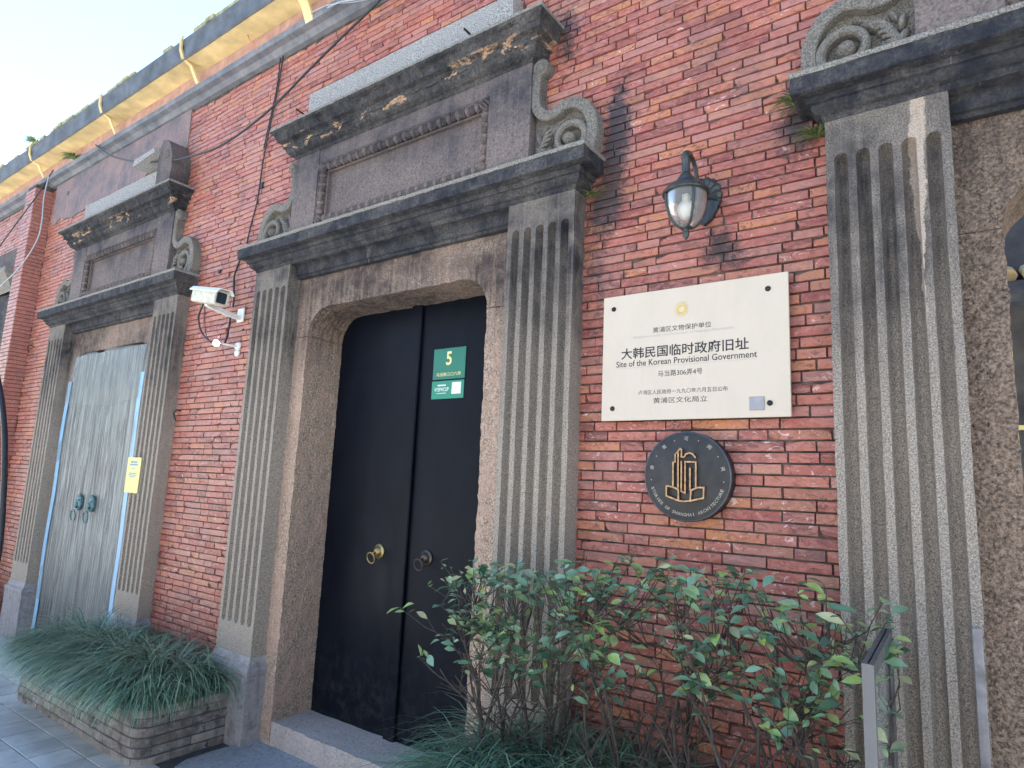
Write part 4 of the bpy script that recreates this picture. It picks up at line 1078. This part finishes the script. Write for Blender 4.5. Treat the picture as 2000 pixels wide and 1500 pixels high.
for i in range(13):
    for j in range(3):
        c = (-4.93+i*.108+random.uniform(-.03, .03), 1.88+j*.15+random.uniform(-.03, .03), .235)
        u = i/12
        bias = None if u > .80 and j == 0 else R(-90-30*(1-u))+random.uniform(-.3, .3)
        tuft(gr, c, 270, .37+.07*(j == 1)+.13*abs(math.sin(i*.78+.5)), 1, wd=.0072, bias=bias, lift=(1.0, 1.6), br=.06)
tag(gr.build('planter_grass', M['blade'], None, (-4.4, 2.0, .235)), 'thick drooping dark green grass filling the grey brick planter', 'grass', kind='stuff')
gr = MB()
for i in range(7):
    for j in range(2): tuft(gr, (-7.62-i*.2, 1.9+j*.17, .235), 150, .42, 1, bias=None if i == 0 else R(-100), br=.06)
tag(gr.build('edge_grass', M['blade'], None, (-8, 2.0, .235)), 'drooping grass of the planter at the far left edge', 'grass', kind='stuff')
gr = MB()
for i in range(13):
    for j in range(3):
        c = (-1.45+i*.092+random.uniform(-.03, .03), 1.87+j*.15+random.uniform(-.03, .03), .37); u = i/12
        tuft(gr, c, int(230-120*u), (.54 if u < .5 else .40)-.05*u, 1, wd=.0068, bias=R(-100) if i == 0 else (R(-90)+random.uniform(-.6, .6) if j == 0 else None), lift=(1.05, 1.6), br=.05)
tag(gr.build('bed_grass', M['blade'], None, (-1.2, 2.0, .37)), 'dark green grass tufts at the foot of the shrubs', 'grass', kind='stuff')

# ------------------------------------------------------------------ shrubs
def leaf_mesh(k):
    L = .052*(.85+.1*k % .35); W = L*(.235+.03*(k % 3)); fold = .18+.1*(k % 3); curl = .10+.08*(k % 4)
    vs = []; n = 5; prof = [0, .50, .90, 1.0, .66, 0]
    for i in range(n+1):
        u = i/n; wv = W*prof[i]*.9; zc_ = -curl*L*u*u; 
        vs += [(L*u, wv, zc_+wv*fold), (L*u, 0, zc_), (L*u, -wv, zc_+wv*fold)]
    fs = []
    for i in range(n):
        a = i*3; fs += [(a, a+1, a+4, a+3), (a+1, a+2, a+5, a+4)]
    me = bpy.data.meshes.new('leaf'); me.from_pydata(vs, [], fs); me.materials.append(M['leaf'])
    me.polygons.foreach_set('use_smooth', [True]*len(fs)); return me
LEAVES = [leaf_mesh(k) for k in range(6)]
nleaf = 0
def shrub(x, y, label, H, wdt, nst, lean=0., density=1., cap=150):
    global nleaf
    S = thing('evergreen_shrub', (x, y, .37), label, 'shrub', 'clipped evergreen shrubs in the bed')
    st = MB(); spots = []
    def lim(p): return Vector((min(-.235, p.x), min(2.275, max(1.80, p.y)), min(p.z, H+random.uniform(-.05, .03))))
    def grow(p, d, L, r_, depth):
        pts = [p]; q = p.copy(); dd = d.copy(); n = 4
        for i in range(n):
            dd = (dd+Vector((random.gauss(0, .13), random.gauss(0, .10), random.gauss(0.02, .06)))).normalized()
            q = lim(q+dd*L/n); pts.append(q.copy())
            if depth >= 1 and q.z > .68 and random.random() < (.75 if depth >= 2 else .22)*density: spots.append((q.copy(), dd.copy()))
        st.tube(pts, [r_*(1-.38*i/n) for i in range(n+1)], 6 if r_ > .004 else 4, cap=False)
        if depth < 3:
            nb = (2, 3, 3)[depth]
            for b in range(nb):
                f = random.uniform(.45, 1); s0 = pts[min(n, int(f*n))]
                sp = (.50, .75, .9)[depth]; side = random.choice((-1, 1))
                nd = Vector((dd.x+random.gauss(0, sp), dd.y*.4+random.gauss(0, sp*.55), dd.z*.9+random.uniform(.0, .5))).normalized()
                grow(s0, nd, L*(.50, .55, .6)[depth]*random.uniform(.7, 1.2), r_*.58, depth+1)
        else:
            spots.append((q.copy(), dd.copy())); spots.append((pts[-2].copy(), dd.copy()))
            if random.random() < .6: spots.append((q.copy(), dd.copy()))
    for k in range(nst):
        p = Vector((x+random.gauss(0, .035), y+random.gauss(0, .03), .36)); d = Vector((random.gauss(lean, .10), random.gauss(0, .05), 1)).normalized()
        grow(p, d, (H-.33)*.58*random.uniform(.85, 1.1), .0085*random.uniform(.7, 1.1), 0)
    nodes = [s_[0] for s_ in spots]
    for q in range(int(cap*.62)):
        if random.random() < .8: tp = Vector((x+lean*.5+random.gauss(0, wdt*.62), random.uniform(1.92, 2.24), random.uniform(.85, H) if random.random() < .75 else H-random.uniform(0, .12)))
        else: tp = Vector((x+lean*.3+random.gauss(0, wdt*.5), random.uniform(1.92, 2.22), random.uniform(.45, .80)))
        tp.x = min(tp.x, -.225)
        nb_ = min(nodes, key=lambda n_: (n_-tp).length+(.15 if n_.z > tp.z else 0))
        mid = (nb_+tp)/2+Vector((random.gauss(0, .02), random.gauss(0, .02), -.015)); st.tube([nb_, mid, tp], [.0024, .0020, .0013], 4, cap=False)
        dd = (tp-mid).normalized()
        for e in range(random.choice((3, 4, 5, 6))): spots.append((tp-dd*.014*e, dd))
    st.build('branches', M['bark'], S)
    random.shuffle(spots); spots.sort(key=lambda s: -(s[0].z+random.uniform(0, .42))); spots = spots[:int(cap*2.15)]
    for (p, d) in spots:
        for q in range(1):
            o = bpy.data.objects.new('leaf', random.choice(LEAVES)); COL.objects.link(o); o.parent = S
            a = random.uniform(0, 2*math.pi); v = Vector((math.cos(a), math.sin(a)*.7-.25, random.uniform(-.35, .75))).normalized()
            if (p+v*.05).y > 2.30: v.y = -abs(v.y)
            nrm = Vector((random.gauss(0, .5), random.gauss(-.35, .4), 1)).normalized(); yv = nrm.cross(v).normalized(); zv = v.cross(yv)
            s_ = random.uniform(.45, 1.2); mt = Matrix((v*s_, yv*s_, zv*s_)).transposed().to_4x4(); mt.translation = p-Vector((x, y, .37)); o.matrix_local = mt; nleaf += 1
shrub(-1.49, 2.04, 'leftmost shrub of the row, spreading its leaves in front of the black door', 1.20, .26, 6, -.08, 1.2, 175)
shrub(-1.30, 2.10, 'second shrub from the left, standing before the fluted stone pilaster', 1.22, .3, 4, .0, 1.0, 125)
shrub(-1.00, 2.06, 'leafy shrub in the middle of the row before the red bricks', 1.27, .3, 5, .04, 1.1, 160)
shrub(-.76, 2.12, 'shrub right of the middle one, directly below the bronze medallion', 1.27, .3, 4, .05, 1.0, 120)
shrub(-.54, 2.06, 'thin twiggy shrub with bare lower stems before the red bricks', 1.26, .3, 4, .05, .9, 90)
shrub(-.36, 2.10, 'rightmost shrub, beside the metal framed panel', 1.20, .25, 4, .02, .9, 85)

# weeds growing from the stone
def weed(c, n, L, label, bias, lift=(.1, 1.0), wd=.005):
    mb = MB(); tuft(mb, c, n, L, 1, wd=wd, bias=bias, lift=lift, br=.02); tag(mb.build('weed', M['weed'], None, c), label, 'plant')
weed((-1.345, 2.385, 2.79), 46, .10, 'small green weed growing at the right end of the middle cornice', R(-50), (-.3, .8))
weed((-.47, 2.37, 2.93), 50, .12, 'yellowish weed sprouting from the left end of the right cornice', R(-150), (.2, 1.3))
weed((-.415, 2.385, 2.80), 60, .11, 'green weed tuft hanging under the left end of the right cornice', R(-140), (-.4, .9))
weed((-7.25, 2.30, 4.55), 90, .13, 'bushy weed growing on the ledge above the sheeted doorway', R(-90), (.2, 1.5), .009)
weed((-7.95, 2.16, 4.86), 80, .13, 'green weed growing on the gutter at the far left', R(-90), (.4, 1.5), .012)

# ------------------------------------------------------------------ metal framed panel, seen nearly edge on
st = thing('metal_framed_panel', (-.243, 1.94, 0), 'upright stainless steel framed clear panel standing at right in front of the fluted stone', 'panel')
xa, ya, xb, yb_, zt_ = -.228, 1.69, -.244, 2.205, 1.146
def sbox(mb, s0, s1, o0, o1, z0, z1, bev=.0015):
    L = math.hypot(xb-xa, yb_-ya); ux, uy = (xb-xa)/L, (yb_-ya)/L; nx_, ny_ = uy, -ux
    b0 = len(mb.v); mb.box(0, 1, 0, 1, 0, 1) if False else None
    vs = [(xa+ux*s+nx_*o, ya+uy*s+ny_*o, z) for s in (s0, s1) for o in (o0, o1) for z in (z0, z1)]
    mb.add(vs, [(0, 1, 3, 2), (4, 6, 7, 5), (0, 4, 5, 1), (2, 3, 7, 6), (0, 2, 6, 4), (1, 5, 7, 3)])
LL = math.hypot(xb-xa, yb_-ya)
for o0, o1 in ((-.012, -.0018), (.0018, .012)):
    mb = MB(); sbox(mb, .0121, LL-.0121, o0, o1, zt_-.030, zt_); mb.build('top_rail', M['steel'], st)
    mb = MB(); sbox(mb, .0121, LL-.0121, o0, o1, .02, .06); mb.build('bottom_rail', M['steel'], st)
for s0, s1 in ((0, .012), (LL-.012, LL)):
    mb = MB(); sbox(mb, s0, s1, -.0122, .0122, 0, zt_+.0003); mb.build('post', M['steel'], st)
for s0, s1 in ((.0123, .040), (LL-.04, LL-.0123)):
    mb = MB(); sbox(mb, s0, s1, -.0105, .0105, .0605, zt_-.0305); mb.build('inner_frame', M['steel'], st)
mb = MB(); sbox(mb, .040, LL-.04, -.002, .002, .06, zt_-.03); mb.build('clear_pane', M['pane'], st)
mb = MB(); sbox(mb, LL-.052, LL-.0402, -.006, .006, .06, zt_-.03); mb.build('seal', M['rubber'], st)

# ------------------------------------------------------------------ unseen house across the lane, added to bounce sunlight onto the wall
oh = thing('opposite_bounce_house', (-3, -6.6, 0), 'plain cream house front across the lane, added unseen behind the viewpoint to bounce sunlight', 'house')
for a, b in [(-20+4*k, -20+4*k+2.6) for k in range(9)]: MB().box(a, b, -7.0, -6.6, 0, 3.2).build('wall', M['cream_wall'], oh)
MB().box(-20, 14.6, -7.0, -6.6, 3.2, 4.6).build('upper_wall', M['cream_wall'], oh)
for k in range(8): MB().box(-17.4+4*k, -16+4*k, -6.95, -6.85, 0, 3.2).build('door', M['oldwood'], oh)

# ------------------------------------------------------------------ courtyard behind the open doorway
mb = MB().box(-1.2, 4.2, 5.6, 5.8, 0, 4.2); cw = mb.build('courtyard_wall', M['roof'], None, (1.5, 5.7, 0)); tag(cw, 'dark courtyard wall with yellow lattice glimpsed through the opening of the right doorway', 'wall')
mb = MB(); x = -1.1
while x < 4.1:
    mb.tube([(x, 5.25, 3.02), (x, 5.60, 3.15)], .045, 8); x += .11
mb.build('tile_row', M['yellow'], cw)
MB().box(-1.2, 4.2, 5.20, 5.60, 2.90, 2.97).build('eave_board', M['gutter'], cw)
for k in range(5):
    mb = MB(); mb.box(-.6+k*.9, -.1+k*.9, 5.56, 5.597, 1.1, 2.3); wn = mb.build('window', M['lens'], cw)
for k in range(20): 
    mb = MB(); mb.box(-1.0+k*.24, -.985+k*.24, 5.50, 5.52, .6, 2.7); mb.build('lattice_bar', M['note'], cw)
MB().box(-1.2, 4.2, 5.495, 5.525, 2.02, 2.05).build('lattice_rail', M['note'], cw)
for o in bpy.data.objects:
    if '_o' in o: del o['_o']
